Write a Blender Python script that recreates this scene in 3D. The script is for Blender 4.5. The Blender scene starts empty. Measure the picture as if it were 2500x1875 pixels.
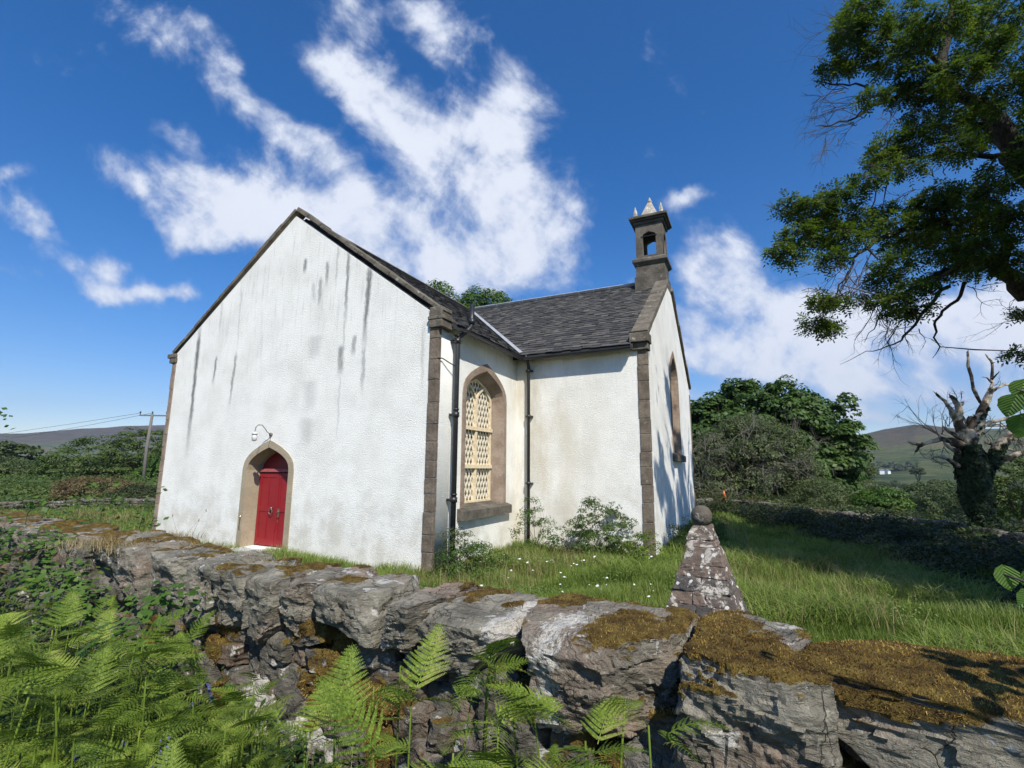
import bpy, bmesh, math, random
import numpy as np
from mathutils import Vector, Matrix, noise as mnoise
PI=math.pi
S=bpy.context.scene; COL=S.collection
rnd=random.Random(7); NR=np.random.default_rng(11)
# ---------------------------------------------------------------- camera
F_,PITCH,ROLL,CAMH=1206.2,.168,.007,1.985
cam=bpy.data.objects.new('camera',bpy.data.cameras.new('camera')); COL.objects.link(cam)
cam.matrix_world=Matrix.Translation((0,0,CAMH))@Matrix.Rotation(PI/2+PITCH,4,'X')@Matrix.Rotation(ROLL,4,'Z')
cam.data.sensor_width=36; cam.data.lens=36*F_/2500; cam.data.clip_start=.05; cam.data.clip_end=20000
S.camera=cam
def ray(u,v):
    a=(u-1250)/F_; b=(v-937.5)/F_
    c,s=math.cos(ROLL),math.sin(ROLL)
    a,b=a*c+b*s,-a*s+b*c
    return Vector((a,math.cos(PITCH)+b*math.sin(PITCH),math.sin(PITCH)-b*math.cos(PITCH)))
def at_z(u,v,z):
    d=ray(u,v); t=(z-CAMH)/d.z; return Vector((d.x*t,d.y*t,z))
def at_y(u,v,y):
    d=ray(u,v); t=y/d.y; return Vector((d.x*t,y,CAMH+d.z*t))
PSI=-.4512; C1=Vector((-1.4985,9.6831,0))
D2=Vector((math.cos(PSI),math.sin(PSI),0)); N2=Vector((-math.sin(PSI),math.cos(PSI),0))
def on_plane(u,v,q0,nn):
    D=ray(u,v); t=(q0.x*nn.x+q0.y*nn.y)/(D.x*nn.x+D.y*nn.y)
    P=D*t; q=P-C1; return Vector((q.dot(D2),q.dot(N2),P.z+CAMH))
def chw(x,y,z=0): return C1+D2*x+N2*y+Vector((0,0,z))
def px(x,y,z):   # world->native pixel
    z=z-CAMH; yc=y*math.cos(PITCH)+z*math.sin(PITCH); zc=-y*math.sin(PITCH)+z*math.cos(PITCH)
    if yc<.05: return (-9999,-9999)
    return (1250+F_*x/yc, 937.5-F_*zc/yc)
WA,L2,L3,WB=8.86,3.72,3.43,8.97
EAVE=5.0; HA=8.38; HB=8.22
# ---------------------------------------------------------------- tagging
def tag(o,label=None,cat=None,group=None,kind=None):
    if label: o['label']=label
    if cat: o['category']=cat
    if group: o['group']=group
    if kind: o['kind']=kind
    return o
def empty(name,loc=(0,0,0),rz=0):
    o=bpy.data.objects.new(name,None); COL.objects.link(o); o.location=loc; o.rotation_euler=(0,0,rz); o.empty_display_size=.2
    return o
def link(name,me,mat=None,parent=None,smooth=False):
    if mat and not me.materials: me.materials.append(mat)
    if smooth:
        me.polygons.foreach_set('use_smooth',[True]*len(me.polygons))
    o=bpy.data.objects.new(name,me); COL.objects.link(o)
    if parent: o.parent=parent
    return o
def np_mesh(name,V,loops,starts,totals):
    me=bpy.data.meshes.new(name)
    V=np.asarray(V,np.float32); me.vertices.add(len(V)); me.vertices.foreach_set('co',V.ravel())
    me.loops.add(len(loops)); me.loops.foreach_set('vertex_index',np.asarray(loops,np.int32))
    me.polygons.add(len(starts)); me.polygons.foreach_set('loop_start',np.asarray(starts,np.int32)); me.polygons.foreach_set('loop_total',np.asarray(totals,np.int32))
    me.update(calc_edges=True); me.validate()
    return me
def quads(name,V,Q):
    Q=np.asarray(Q,np.int32); n=len(Q)
    return np_mesh(name,V,Q.ravel(),np.arange(n)*Q.shape[1],np.full(n,Q.shape[1]))
class MB:
    """collects simple shapes into one mesh"""
    def __init__(s): s.v=[]; s.f=[]
    def add(s,V,F):
        o=len(s.v); s.v+= [tuple(p) for p in V]; s.f+=[tuple(i+o for i in f) for f in F]; return s
    def box(s,a,b,jit=0):
        x0,y0,z0=a; x1,y1,z1=b
        V=[(x,y,z) for z in (z0,z1) for y in (y0,y1) for x in (x0,x1)]
        if jit: V=[tuple(c+rnd.uniform(-jit,jit) for c in p) for p in V]
        return s.add(V,[(0,2,3,1),(4,5,7,6),(0,1,5,4),(2,6,7,3),(0,4,6,2),(1,3,7,5)])
    def bar(s,p,q,w,h,up=(0,0,1)):
        p,q=Vector(p),Vector(q); d=(q-p).normalized(); u=Vector(up); sd=d.cross(u).normalized(); u=sd.cross(d)
        V=[]
        for e in (p,q):
            for a,b in ((-1,-1),(1,-1),(1,1),(-1,1)): V.append(e+sd*a*w/2+u*b*h/2)
        return s.add(V,[(0,1,2,3),(7,6,5,4),(0,4,5,1),(1,5,6,2),(2,6,7,3),(3,7,4,0)])
    def tube(s,P,R,n=8,cap=True):
        P=[Vector(p) for p in P]; 
        if not hasattr(R,'__len__'): R=[R]*len(P)
        V=[];F=[]; t=(P[1]-P[0]).normalized(); a=t.orthogonal().normalized()
        for i,p in enumerate(P):
            if 0<i<len(P)-1: t=((P[i+1]-p).normalized()+(p-P[i-1]).normalized()).normalized()
            elif i: t=(p-P[i-1]).normalized()
            a=(a-t*a.dot(t)).normalized(); b=t.cross(a)
            for k in range(n):
                th=2*PI*k/n; V.append(p+(a*math.cos(th)+b*math.sin(th))*R[i])
            if i:
                for k in range(n):
                    F.append(((i-1)*n+k,(i-1)*n+(k+1)%n,i*n+(k+1)%n,i*n+k))
        if cap: F.append(tuple(range(n-1,-1,-1))); F.append(tuple((len(P)-1)*n+k for k in range(n)))
        return s.add(V,F)
    def mesh(s,name): 
        me=bpy.data.meshes.new(name); me.from_pydata(s.v,[],s.f); me.update(); return me
    def build(s,name,mat,parent=None,smooth=False,bevel=0,label=None):
        o=link(name,s.mesh(name),mat,parent,smooth)
        if bevel:
            m=o.modifiers.new('b','BEVEL'); m.width=bevel; m.segments=2; m.limit_method='ANGLE'
        if label: o['label']=label
        return o
def plate_mesh(name,outer,holes,thick):
    """2D outline (x,y) with holes, extruded symmetrically by thick in z"""
    cu=bpy.data.curves.new(name,'CURVE'); cu.dimensions='2D'; cu.fill_mode='BOTH'; cu.extrude=thick/2
    for poly in [outer]+list(holes):
        sp=cu.splines.new('POLY'); sp.points.add(len(poly)-1)
        for i,p in enumerate(poly): sp.points[i].co=(p[0],p[1],0,1)
        sp.use_cyclic_u=True
    ob=bpy.data.objects.new(name,cu); COL.objects.link(ob)
    dg=bpy.context.evaluated_depsgraph_get(); me=bpy.data.meshes.new_from_object(ob.evaluated_get(dg))
    bpy.data.objects.remove(ob); bpy.data.curves.remove(cu); me.name=name; return me
def copy_tree(o,parent=None):
    c=o.copy(); COL.objects.link(c); c.parent=parent
    for ch in list(o.children): copy_tree(ch,c)
    return c
# ---------------------------------------------------------------- node helper
class NT:
    def __init__(s,name=None,tree=None):
        if tree is None:
            s.m=bpy.data.materials.new(name); s.m.use_nodes=True; tree=s.m.node_tree
        s.t=tree; s.t.nodes.clear()
    def n(s,typ,**k):
        nd=s.t.nodes.new(typ)
        for a,b in k.items(): setattr(nd,a,b)
        return nd
    def put(s,sock,v):
        if v is None: return
        if isinstance(v,bpy.types.NodeSocket): s.t.links.new(v,sock)
        else:
            if sock.type=='RGBA' and len(v)==3: v=(*v,1)
            sock.default_value=v
    def math(s,op,a,b=None,c=None,clamp=False):
        nd=s.n('ShaderNodeMath',operation=op,use_clamp=clamp)
        for i,v in enumerate((a,b,c)): s.put(nd.inputs[i],v)
        return nd.outputs[0]
    def vmath(s,op,a,b=None):
        nd=s.n('ShaderNodeVectorMath',operation=op); s.put(nd.inputs[0],a); s.put(nd.inputs[1],b)
        return nd.outputs['Value'] if op in('DOT_PRODUCT','LENGTH') else nd.outputs[0]
    def coord(s,k='Object'): return s.n('ShaderNodeTexCoord').outputs[k]
    def scale(s,v,sc): return s.vmath('MULTIPLY',v,sc)
    def noise(s,v,scale=5,detail=4,rough=.55,dist=0,out=0):
        nd=s.n('ShaderNodeTexNoise'); s.put(nd.inputs['Vector'],v); s.put(nd.inputs['Scale'],scale); s.put(nd.inputs['Detail'],detail); s.put(nd.inputs['Roughness'],rough); s.put(nd.inputs['Distortion'],dist)
        return nd.outputs[out]
    def vor(s,v,scale=5,feature='F1',out='Distance',rand=1):
        nd=s.n('ShaderNodeTexVoronoi',feature=feature); s.put(nd.inputs['Vector'],v); s.put(nd.inputs['Scale'],scale); s.put(nd.inputs['Randomness'],rand); return nd.outputs[out]
    def ss(s,x,a,b,o0=0.,o1=1.):
        nd=s.n('ShaderNodeMapRange',interpolation_type='SMOOTHSTEP'); s.put(nd.inputs[0],x); s.put(nd.inputs[1],a); s.put(nd.inputs[2],b); s.put(nd.inputs[3],o0); s.put(nd.inputs[4],o1); return nd.outputs[0]
    def ramp(s,f,stops):
        nd=s.n('ShaderNodeValToRGB'); r=nd.color_ramp
        while len(r.elements)<len(stops): r.elements.new(.5)
        for e,(p,c) in zip(r.elements,stops): e.position=p; e.color=(*c,1)
        s.put(nd.inputs[0],f); return nd.outputs[0]
    def mix(s,f,a,b,mode='MIX'):
        nd=s.n('ShaderNodeMix',data_type='RGBA',blend_type=mode); s.put(nd.inputs[0],f); s.put(nd.inputs[6],a); s.put(nd.inputs[7],b); return nd.outputs[2]
    def bump(s,h,strength=.5,dist=.01,normal=None):
        nd=s.n('ShaderNodeBump'); s.put(nd.inputs['Height'],h); s.put(nd.inputs['Strength'],strength); s.put(nd.inputs['Distance'],dist); s.put(nd.inputs['Normal'],normal); return nd.outputs[0]
    def attr(s,name,out='Fac'):
        nd=s.n('ShaderNodeAttribute'); nd.attribute_name=name; return nd.outputs[out]
    def island(s): return s.n('ShaderNodeNewGeometry').outputs['Random Per Island']
    def orand(s): return s.n('ShaderNodeObjectInfo').outputs['Random']
    def bsdf(s,col,rough=.9,normal=None,metal=0,spec=.3):
        b=s.n('ShaderNodeBsdfPrincipled'); s.put(b.inputs['Base Color'],col); s.put(b.inputs['Roughness'],rough); s.put(b.inputs['Normal'],normal); s.put(b.inputs['Metallic'],metal); s.put(b.inputs['Specular IOR Level'],spec)
        return b.outputs[0]
    def out(s,sh):
        o=s.n('ShaderNodeOutputMaterial'); s.t.links.new(sh,o.inputs[0]); return s.m
def sep(k,v):
    nd=k.n('ShaderNodeSeparateXYZ'); k.put(nd.inputs[0],v); return nd.outputs
def leaf_mat(name,stops,trans=.35,rough=.55,spec=.35,big=.6,ob=0):
    """stops: colour ramp over a random value per leaf blended with a slow noise"""
    k=NT(name); o=k.coord(); f=k.math('ADD',k.math('MULTIPLY',k.island(),.5),k.math('MULTIPLY',k.ss(k.noise(o,big,4,.65),.3,.7),.5))
    f=k.math('ADD',f,k.math('MULTIPLY',k.math('SUBTRACT',k.orand(),.5),ob)) if ob else f; c=k.ramp(f,stops); p=k.bsdf(c,rough,spec=spec)
    t=k.n('ShaderNodeBsdfTranslucent'); k.put(t.inputs[0],k.mix(.5,c,(.5,.7,.08),'MULTIPLY') if False else k.mix(.35,c,(.12,.22,.01)))
    mx=k.n('ShaderNodeMixShader'); mx.inputs[0].default_value=trans; k.t.links.new(p,mx.inputs[1]); k.t.links.new(t.outputs[0],mx.inputs[2])
    return k.out(mx.outputs[0])
def G(*a): return tuple(a)
# ---------------------------------------------------------------- materials
M={}
k=NT('harled_wall'); o=k.coord()
n1=k.noise(o,38,5,.7); v1=k.vor(o,70)
h=k.math('ADD',n1,k.math('MULTIPLY',v1,.5))
big=k.noise(o,1.1,5,.6); fine=k.noise(o,60,2,.5)
x,y,z=sep(k,o)
c=k.mix(k.ss(big,.35,.75),(.90,.88,.82),(.76,.74,.68))
c=k.mix(k.math('MULTIPLY',k.ss(fine,.56,.72),.45),c,(.46,.455,.43))
# dirty cream growth on the sheltered return wall and the foot of the walls
side=k.ss(x,-.05,.02); 
low=k.math('MULTIPLY',k.ss(z,2.2,.2),k.ss(k.noise(o,2.2,5,.65),.4,.65))
c=k.mix(k.math('MULTIPLY',low,.45),c,(.55,.50,.40))
cream=k.math('MULTIPLY',k.math('MULTIPLY',side,k.ss(y,2.9,3.7)),k.math('MULTIPLY',k.ss(x,3.2,.2),k.ss(k.noise(k.scale(o,(1,1,.35)),1.6,5,.65),.30,.7)))
c=k.mix(k.math('MULTIPLY',cream,.75),c,(.56,.49,.35))
# rain streaks on the front gable: (x_top,z_top,x_bot,z_bot,width,strength)
PW1=(C1,N2)
def st(u0,v0,u1,v1,w,s):
    a=on_plane(u0,v0,*PW1); b=on_plane(u1,v1,*PW1); return (a.x,a.z,b.x,b.z,w,s)
ST=[st(487,812,457,1100,.075,.95),st(528,872,520,940,.05,.8),st(576,866,560,990,.05,.7),st(590,700,578,866,.03,.28),
    st(745,633,744,668,.06,.8),st(852,615,842,790,.05,.75),st(842,780,836,860,.03,.35),st(834,845,830,918,.09,.75),st(830,918,822,1080,.03,.25),
    st(903,650,888,850,.07,.9),st(887,845,884,960,.05,.5),st(865,820,862,870,.07,.6),st(800,640,796,700,.05,.7),st(783,680,778,750,.06,.6),st(766,690,765,740,.05,.35),
    st(770,820,765,880,.22,.30),st(760,930,755,1010,.2,.25),st(748,1020,745,1090,.2,.25),st(826,600,820,700,.03,.35),st(1033,800,1030,960,.04,.3),st(545,700,535,830,.04,.3),st(640,760,636,900,.04,.12)]
front=k.math('MULTIPLY',k.ss(y,.15,.05),1.0)
wob=k.math('MULTIPLY',k.math('SUBTRACT',k.noise(k.scale(o,(1,1,.8)),3.5,3),.5),.14)
wob2=k.math('MULTIPLY',k.math('SUBTRACT',k.noise(k.scale(o,(1,1,.35)),22,4,.7),.5),.13)
fray=k.ss(k.noise(k.scale(o,(9,9,1.3)),2.6,5,.7),.18,.5)
tot=None
for (xa,za,xb,zb,w,s) in ST:
    t=k.math('DIVIDE',k.math('SUBTRACT',za,z),za-zb)
    xc=k.math('MULTIPLY_ADD',t,xb-xa,xa)
    dx=k.math('ABSOLUTE',k.math('SUBTRACT',k.math('ADD',k.math('ADD',x,wob),wob2),xc))
    m=k.math('MULTIPLY',k.ss(dx,w*1.5,w*.2),k.math('MULTIPLY',k.ss(t,-.12,.12),k.ss(t,1.15,.55)))
    m=k.math('MULTIPLY',m,s); tot=m if tot is None else k.math('MAXIMUM',tot,m)
tot=k.math('MULTIPLY',k.math('MULTIPLY',tot,fray),front)
c=k.mix(k.math('MULTIPLY',tot,.95,clamp=True),c,(.13,.128,.122))
# thin general streaking under the coping
g=k.math('MULTIPLY',k.ss(k.noise(k.scale(o,(6,6,.45)),2.2,6,.7),.50,.72),k.ss(z,2.5,6.5))
c=k.mix(k.math('MULTIPLY',g,.42),c,(.36,.355,.34))
M['harl']=k.out(k.bsdf(c,.95,k.bump(h,1,.015),spec=.15))

def stone(name,ca,cb,cl,lich=.5,bs=.6,sc=3,strata=False):
    k=NT(name); o=k.coord(); r=k.orand()
    ov=k.vmath('ADD',o,None); 
    ad=k.n('ShaderNodeVectorMath',operation='ADD'); k.put(ad.inputs[0],o)
    cm=k.n('ShaderNodeCombineXYZ'); k.put(cm.inputs[0],k.math('MULTIPLY',r,37.)); k.put(cm.inputs[1],k.math('MULTIPLY',r,91.)); k.t.links.new(cm.outputs[0],ad.inputs[1]); ov=ad.outputs[0]
    c=k.mix(k.ss(k.noise(ov,sc,6,.65),.35,.68),ca,cb)
    c=k.mix(k.math('MULTIPLY',k.ss(k.noise(ov,sc*9,4,.7),.5,.75),.5),c,tuple(q*.45 for q in ca))
    l1=k.ss(k.noise(ov,sc*2.2,5,.62,.4),.70-.12*lich,.73-.12*lich)
    c=k.mix(k.math('MULTIPLY',l1,min(1,lich)),c,cl)
    h=k.math('ADD',k.noise(ov,sc*3,8,.68),k.math('MULTIPLY',k.noise(k.scale(ov,(1,1,5)) if strata else ov,sc*7,4,.6),.5))
    return k.out(k.bsdf(c,.92,k.bump(h,bs,.05),spec=.2)), k
M['sandstone'],_=stone('weathered_sandstone',(.115,.092,.07),(.21,.17,.13),(.36,.34,.29),.4,.5)
M['redstone'],_=stone('reddish_window_stone',(.22,.16,.12),(.31,.245,.19),(.38,.35,.30),.4,.4)
M['darkstone'],_=stone('dark_lichened_stone',(.085,.075,.06),(.16,.14,.115),(.48,.46,.41),.45,.5)
M['copestone'],_=stone('coping_stone',(.105,.09,.07),(.19,.165,.13),(.42,.40,.34),.6,.6)
M['tanstone'],_=stone('tan_door_surround',(.33,.27,.185),(.40,.33,.235),(.36,.34,.28),.2,.2)
M['palestone'],_=stone('pale_lichened_spire_stone',(.33,.29,.24),(.5,.47,.41),(.7,.68,.62),.9,.5,6)
# pyramid masonry
k=NT('lichened_rubble_masonry'); o=k.coord(); w=k.noise(o,6,3,.6,out=1)
c=k.mix(k.ss(k.noise(o,5,6,.65),.4,.65),(.085,.07,.055),(.19,.16,.13)); c=k.mix(k.ss(k.noise(o,30,5,.7),.5,.6),c,(.06,.05,.04))
isl=k.island(); c=k.mix(k.math('MULTIPLY',isl,.75),c,(.22,.155,.12)); c=k.mix(k.math('MULTIPLY',k.ss(k.math('FRACT',k.math('MULTIPLY',isl,7.3)),.6,.9),.7),c,(.07,.07,.07))
l=k.ss(k.noise(o,4.5,10,.75,.3),.53,.57); c=k.mix(k.math('MULTIPLY',l,.85),c,(.56,.51,.44))
l=k.ss(k.vor(k.vmath('ADD',o,k.vmath('MULTIPLY',w,(.08,.08,.08))),11),.23,.20); c=k.mix(k.math('MULTIPLY',l,.9),c,(.68,.67,.63))
h=k.noise(o,22,7,.7)
M['pyr']=k.out(k.bsdf(c,.93,k.bump(h,.7,.04),spec=.2))
# dry stone wall stones
def wallrock(name,ca,cb,warm,lich):
    k=NT(name); o=k.coord(); r=k.orand()
    cm=k.n('ShaderNodeCombineXYZ'); k.put(cm.inputs[0],k.math('MULTIPLY',r,37.)); k.put(cm.inputs[1],k.math('MULTIPLY',r,91.))
    ov=k.vmath('ADD',o,cm.outputs[0])
    c=k.mix(k.ss(k.noise(ov,4,7,.68),.34,.66),ca,cb)
    c=k.mix(k.math('MULTIPLY',k.ss(k.math('ADD',k.noise(ov,2.3,4,.6),k.math('MULTIPLY',r,.25)),.62,.85),.75),c,warm)
    st_=k.noise(k.scale(ov,(1,1,3.5)),9,7,.72,.8)
    c=k.mix(k.math('MULTIPLY',k.ss(st_,.52,.72),.45),c,tuple(q*.4 for q in ca))
    c=k.mix(k.math('MULTIPLY',k.ss(k.noise(ov,38,4,.7),.56,.72),.5),c,tuple(min(1,q*1.7) for q in cb))
    geo=k.n('ShaderNodeNewGeometry'); nz=sep(k,geo.outputs['Normal'])[2]
    lt=k.math('ADD',k.noise(ov,5.5,7,.62,.5),k.math('MULTIPLY',k.math('ABSOLUTE',nz),.02))
    c=k.mix(k.math('MULTIPLY',k.ss(lt,.655-lich,.675-lich),.9),c,(.52,.50,.45))
    c=k.mix(k.math('MULTIPLY',k.ss(k.noise(ov,14,6,.6,.3),.66,.69),.75),c,(.33,.36,.36))
    wl=k.attr('whitelichen'); wm=k.ss(k.math('ADD',wl,k.math('MULTIPLY',k.math('SUBTRACT',k.noise(o,22,9,.78),.5),1.9)),.50,.58)
    c=k.mix(wm,c,k.mix(k.noise(o,60,3,.6),(.36,.33,.28),(.72,.68,.60)))
    mo=k.attr('moss'); mm=k.ss(k.math('ADD',mo,k.math('MULTIPLY',k.math('SUBTRACT',k.noise(o,30,5,.7),.5),.5)),.42,.58)
    mc=k.ramp(k.noise(o,11,8,.75),[(.3,(.035,.022,.010)),(.45,(.12,.075,.022)),(.6,(.24,.165,.04)),(.75,(.33,.26,.085))])
    c=k.mix(mm,c,mc)
    h=k.math('ADD',k.math('MULTIPLY',k.noise(ov,12,9,.72),.8),k.math('MULTIPLY',st_,.5))
    h=k.math('ADD',h,k.math('MULTIPLY',k.math('MULTIPLY',mm,k.noise(o,120,3,.7)),.8))
    tr=k.math('FRACT',k.math('MULTIPLY',k.noise(k.scale(ov,(1,1,2.2)),3.2,7,.62,.6),9.))
    tr=k.ss(tr,0,.93); cr=k.ss(k.vor(k.vmath('ADD',ov,k.vmath('MULTIPLY',k.noise(ov,5,4,.6,out=1),(.16,.16,.16))),4.2,'DISTANCE_TO_EDGE'),0,.014); cr=k.math('MAXIMUM',cr,k.ss(k.noise(ov,3.1,3),.56,.44))
    nm=k.math('SUBTRACT',1,mm); c=k.mix(k.math('MULTIPLY',k.math('MULTIPLY',k.math('SUBTRACT',1,cr),nm),.6),c,(.03,.027,.022))
    h=k.math('ADD',h,k.math('MULTIPLY',nm,k.math('ADD',k.math('MULTIPLY',tr,.42),k.math('MULTIPLY',cr,.35))))
    return k.out(k.bsdf(c,.94,k.bump(h,1,.035),spec=.18))
M['cap']=wallrock('grey_schist_cap',(.145,.132,.102),(.315,.288,.228),(.27,.195,.145),.035)
M['rub']=wallrock('dark_rubble',(.09,.082,.066),(.215,.195,.16),(.18,.125,.085),.035)
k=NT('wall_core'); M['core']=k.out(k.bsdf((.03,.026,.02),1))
# slate
k=NT('roof_slate'); o=k.coord(); i=k.island()
c=k.ramp(i,[(0,(.032,.031,.031)),(.5,(.058,.055,.051)),(.8,(.082,.077,.069)),(1,(.115,.107,.094))])
c=k.mix(k.math('MULTIPLY',k.ss(k.noise(o,1.3,5,.7),.5,.75),.5),c,(.13,.115,.09))
c=k.mix(k.ss(k.noise(o,7,5,.7,.5),.70,.73),c,(.45,.45,.42))
c=k.mix(k.math('MULTIPLY',k.ss(k.noise(o,22,3,.6),.62,.7),.6),c,(.17,.165,.15))
M['slate']=k.out(k.bsdf(c,.72,k.bump(k.noise(o,30,6,.7),.5,.02),spec=.35))
def plain(name,col,rough=.6,metal=0,var=.3,sc=8,bs=.15,spec=.4,dirt=None):
    k=NT(name); o=k.coord(); c=k.mix(k.math('MULTIPLY',k.ss(k.noise(o,sc,6,.65),.4,.7),var),col,dirt or tuple(q*.4 for q in col))
    return k.out(k.bsdf(c,rough,k.bump(k.noise(o,sc*4,5,.6),bs,.01),metal,spec))
M['lead']=plain('lead_flashing',(.36,.37,.39),.5,0,.35,4)
M['ridge']=plain('pale_ridge_metal',(.55,.56,.58),.45,.2,.3,4)
M['iron']=plain('black_painted_iron',(.020,.021,.024),.38,0,.6,6,.2,.5,(.045,.04,.036))
M['red']=plain('red_door_paint',(.27,.014,.02),.42,0,.45,5,.12,.45,(.16,.012,.016))
M['redpale']=plain('faded_red_paint',(.42,.10,.10),.6,0,.4)
M['cream']=plain('peeling_cream_paint',(.72,.61,.42),.65,0,.5,14,.3,.3,(.42,.27,.13))
M['lattice']=plain('cream_lattice_paint',(.78,.71,.56),.6,0,.35,20,.2,.3,(.45,.33,.2))
M['brass']=plain('worn_metal_fitting',(.30,.25,.2),.4,.7,.5)
M['concrete']=plain('pale_step_stone',(.50,.49,.46),.9,0,.4,6,.4)
M['wood']=plain('grey_pole_wood',(.17,.155,.13),.9,0,.5,9,.4)
M['orange']=plain('orange_cone',(.75,.17,.06),.6,0,.2)
M['lampw']=plain('frosted_lamp_glass',(.6,.6,.57),.3,0,.2)
M['farwhite']=plain('far_white_house',(.75,.75,.73),.8,0,.1)
M['farroof']=plain('far_house_roof',(.12,.125,.14),.8,0,.1)
k=NT('dark_window_glass'); o=k.coord(); M['glass']=k.out(k.bsdf(k.mix(k.noise(o,3,3),(.12,.11,.09),(.25,.225,.18)),.15,k.bump(k.noise(o,9,2),.1,.02),0,.6))
k=NT('tree_bark'); o=k.coord(); s_=k.scale(o,(6,6,1.6)); hh=k.noise(s_,3,7,.7)
M['bark']=k.out(k.bsdf(k.mix(k.ss(hh,.35,.65),(.025,.021,.017),(.085,.075,.06)),.95,k.bump(hh,1,.04),spec=.15))
k=NT('dead_pale_wood'); o=k.coord(); hh=k.noise(k.scale(o,(4,4,1.2)),4,7,.7)
c=k.mix(k.ss(k.noise(o,2.3,5,.65),.46,.56),(.52,.44,.34),(.07,.055,.042)); c=k.mix(k.ss(k.n('ShaderNodeSeparateXYZ').outputs[2],-1,-2) if False else k.ss(k.math('ADD',sep(k,o)[2],k.math('MULTIPLY',k.noise(o,1.5,4),1.6)),3.7,2.4),c,(.028,.024,.018)); c=k.mix(k.math('MULTIPLY',k.ss(hh,.5,.7),.6),c,(.05,.04,.03))
M['deadwood']=k.out(k.bsdf(c,.9,k.bump(hh,1,.03),spec=.2))
k=NT('twig_bark'); o=k.coord(); M['twig']=k.out(k.bsdf(k.mix(k.noise(o,3),(.05,.042,.035),(.14,.12,.10)),.9))
k=NT('grey_bare_twigs'); o=k.coord(); M['greytwig']=k.out(k.bsdf(k.mix(k.noise(o,3),(.10,.09,.075),(.24,.22,.185)),.9))
M['ash']=leaf_mat('ash_leaf',[(.12,(.022,.038,.009)),(.45,(.06,.10,.015)),(.72,(.12,.17,.022)),(.95,(.23,.28,.045))],.45,big=1.2)
M['syc']=leaf_mat('sycamore_leaf',[(.1,(.028,.058,.012)),(.5,(.050,.10,.018)),(.9,(.09,.15,.028))],.3)
M['willow']=leaf_mat('grey_willow_leaf',[(.1,(.045,.065,.022)),(.5,(.085,.115,.038)),(.9,(.15,.18,.075))],.3)
M['bright']=leaf_mat('bright_green_leaf',[(.2,(.035,.08,.010)),(.55,(.07,.14,.018)),(.9,(.12,.19,.03))],.35)
M['hedge']=leaf_mat('scrub_leaf',[(.1,(.035,.062,.014)),(.5,(.072,.115,.024)),(.9,(.13,.175,.04))],.32)
M['farleaf']=leaf_mat('far_wood_leaf',[(.1,(.030,.048,.014)),(.5,(.06,.088,.024)),(.9,(.11,.13,.04))],.25,big=.05)
M['ivy']=leaf_mat('ivy_leaf',[(.1,(.008,.018,.006)),(.6,(.016,.036,.010)),(1,(.045,.075,.02))],.1,.6,.25)
M['bramble']=leaf_mat('shaded_bramble_leaf',[(.1,(.014,.023,.007)),(.55,(.032,.046,.012)),(.9,(.08,.085,.03))],.22)  # leaf colour darkened to deepen the shade on the bank
M['brown']=leaf_mat('brown_bracken',[(.1,(.07,.045,.02)),(.5,(.14,.092,.04)),(.9,(.15,.135,.05))],.2)
M['fern']=leaf_mat('bracken_green',[(.05,(.05,.09,.012)),(.5,(.165,.24,.026)),(.85,(.31,.38,.07)),(1,(.38,.33,.12))],.38,.6,.25,2.2,.45)
M['fernd']=leaf_mat('low_plant_green',[(.15,(.015,.035,.008)),(.5,(.035,.075,.014)),(.9,(.075,.13,.025))],.35)
M['grass']=leaf_mat('grass_blade',[(.06,(.08,.125,.022)),(.36,(.18,.255,.042)),(.7,(.29,.36,.085)),(.95,(.42,.40,.19))],.45,.5,.3,.55)
M['weed']=leaf_mat('broad_weed_leaf',[(.1,(.05,.095,.018)),(.5,(.11,.18,.035)),(.9,(.20,.28,.07))],.35,big=.8)
M['drygrass']=leaf_mat('dry_grass_blade',[(.2,(.20,.14,.06)),(.6,(.36,.27,.13)),(.9,(.5,.40,.22))],.35)
M['mossf']=leaf_mat('moss_tuft',[(.2,(.035,.02,.009)),(.42,(.13,.068,.018)),(.6,(.30,.175,.04)),(.85,(.50,.36,.11))],.3,.9,.1,4.5)
k=NT('hazel_leaf'); o=k.coord('UV'); x,y,z=sep(k,o)
rib=k.math('ABSOLUTE',k.math('SUBTRACT',k.math('FRACT',k.math('MULTIPLY',k.math('SUBTRACT',y,k.math('MULTIPLY',k.math('ABSOLUTE',x),.8)),8.)),.5))
rm=k.ss(rib,.40,.5); mid=k.ss(k.math('ABSOLUTE',x),.04,.01); rm=k.math('MAXIMUM',rm,mid)
c=k.mix(k.math('MULTIPLY',rm,.35),(.08,.155,.024),(.15,.24,.05)); p=k.bsdf(c,.5,k.bump(rib,.7,.006),spec=.4)
t=k.n('ShaderNodeBsdfTranslucent'); k.put(t.inputs[0],(.14,.27,.02)); mx=k.n('ShaderNodeMixShader'); mx.inputs[0].default_value=.35; k.t.links.new(p,mx.inputs[1]); k.t.links.new(t.outputs[0],mx.inputs[2]); M['hazel']=k.out(mx.outputs[0])
M['petal']=plain('white_petal',(.85,.85,.82),.7,0,0)
M['blue']=plain('bluebell_petal',(.16,.17,.50),.7,0,.2)
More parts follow.
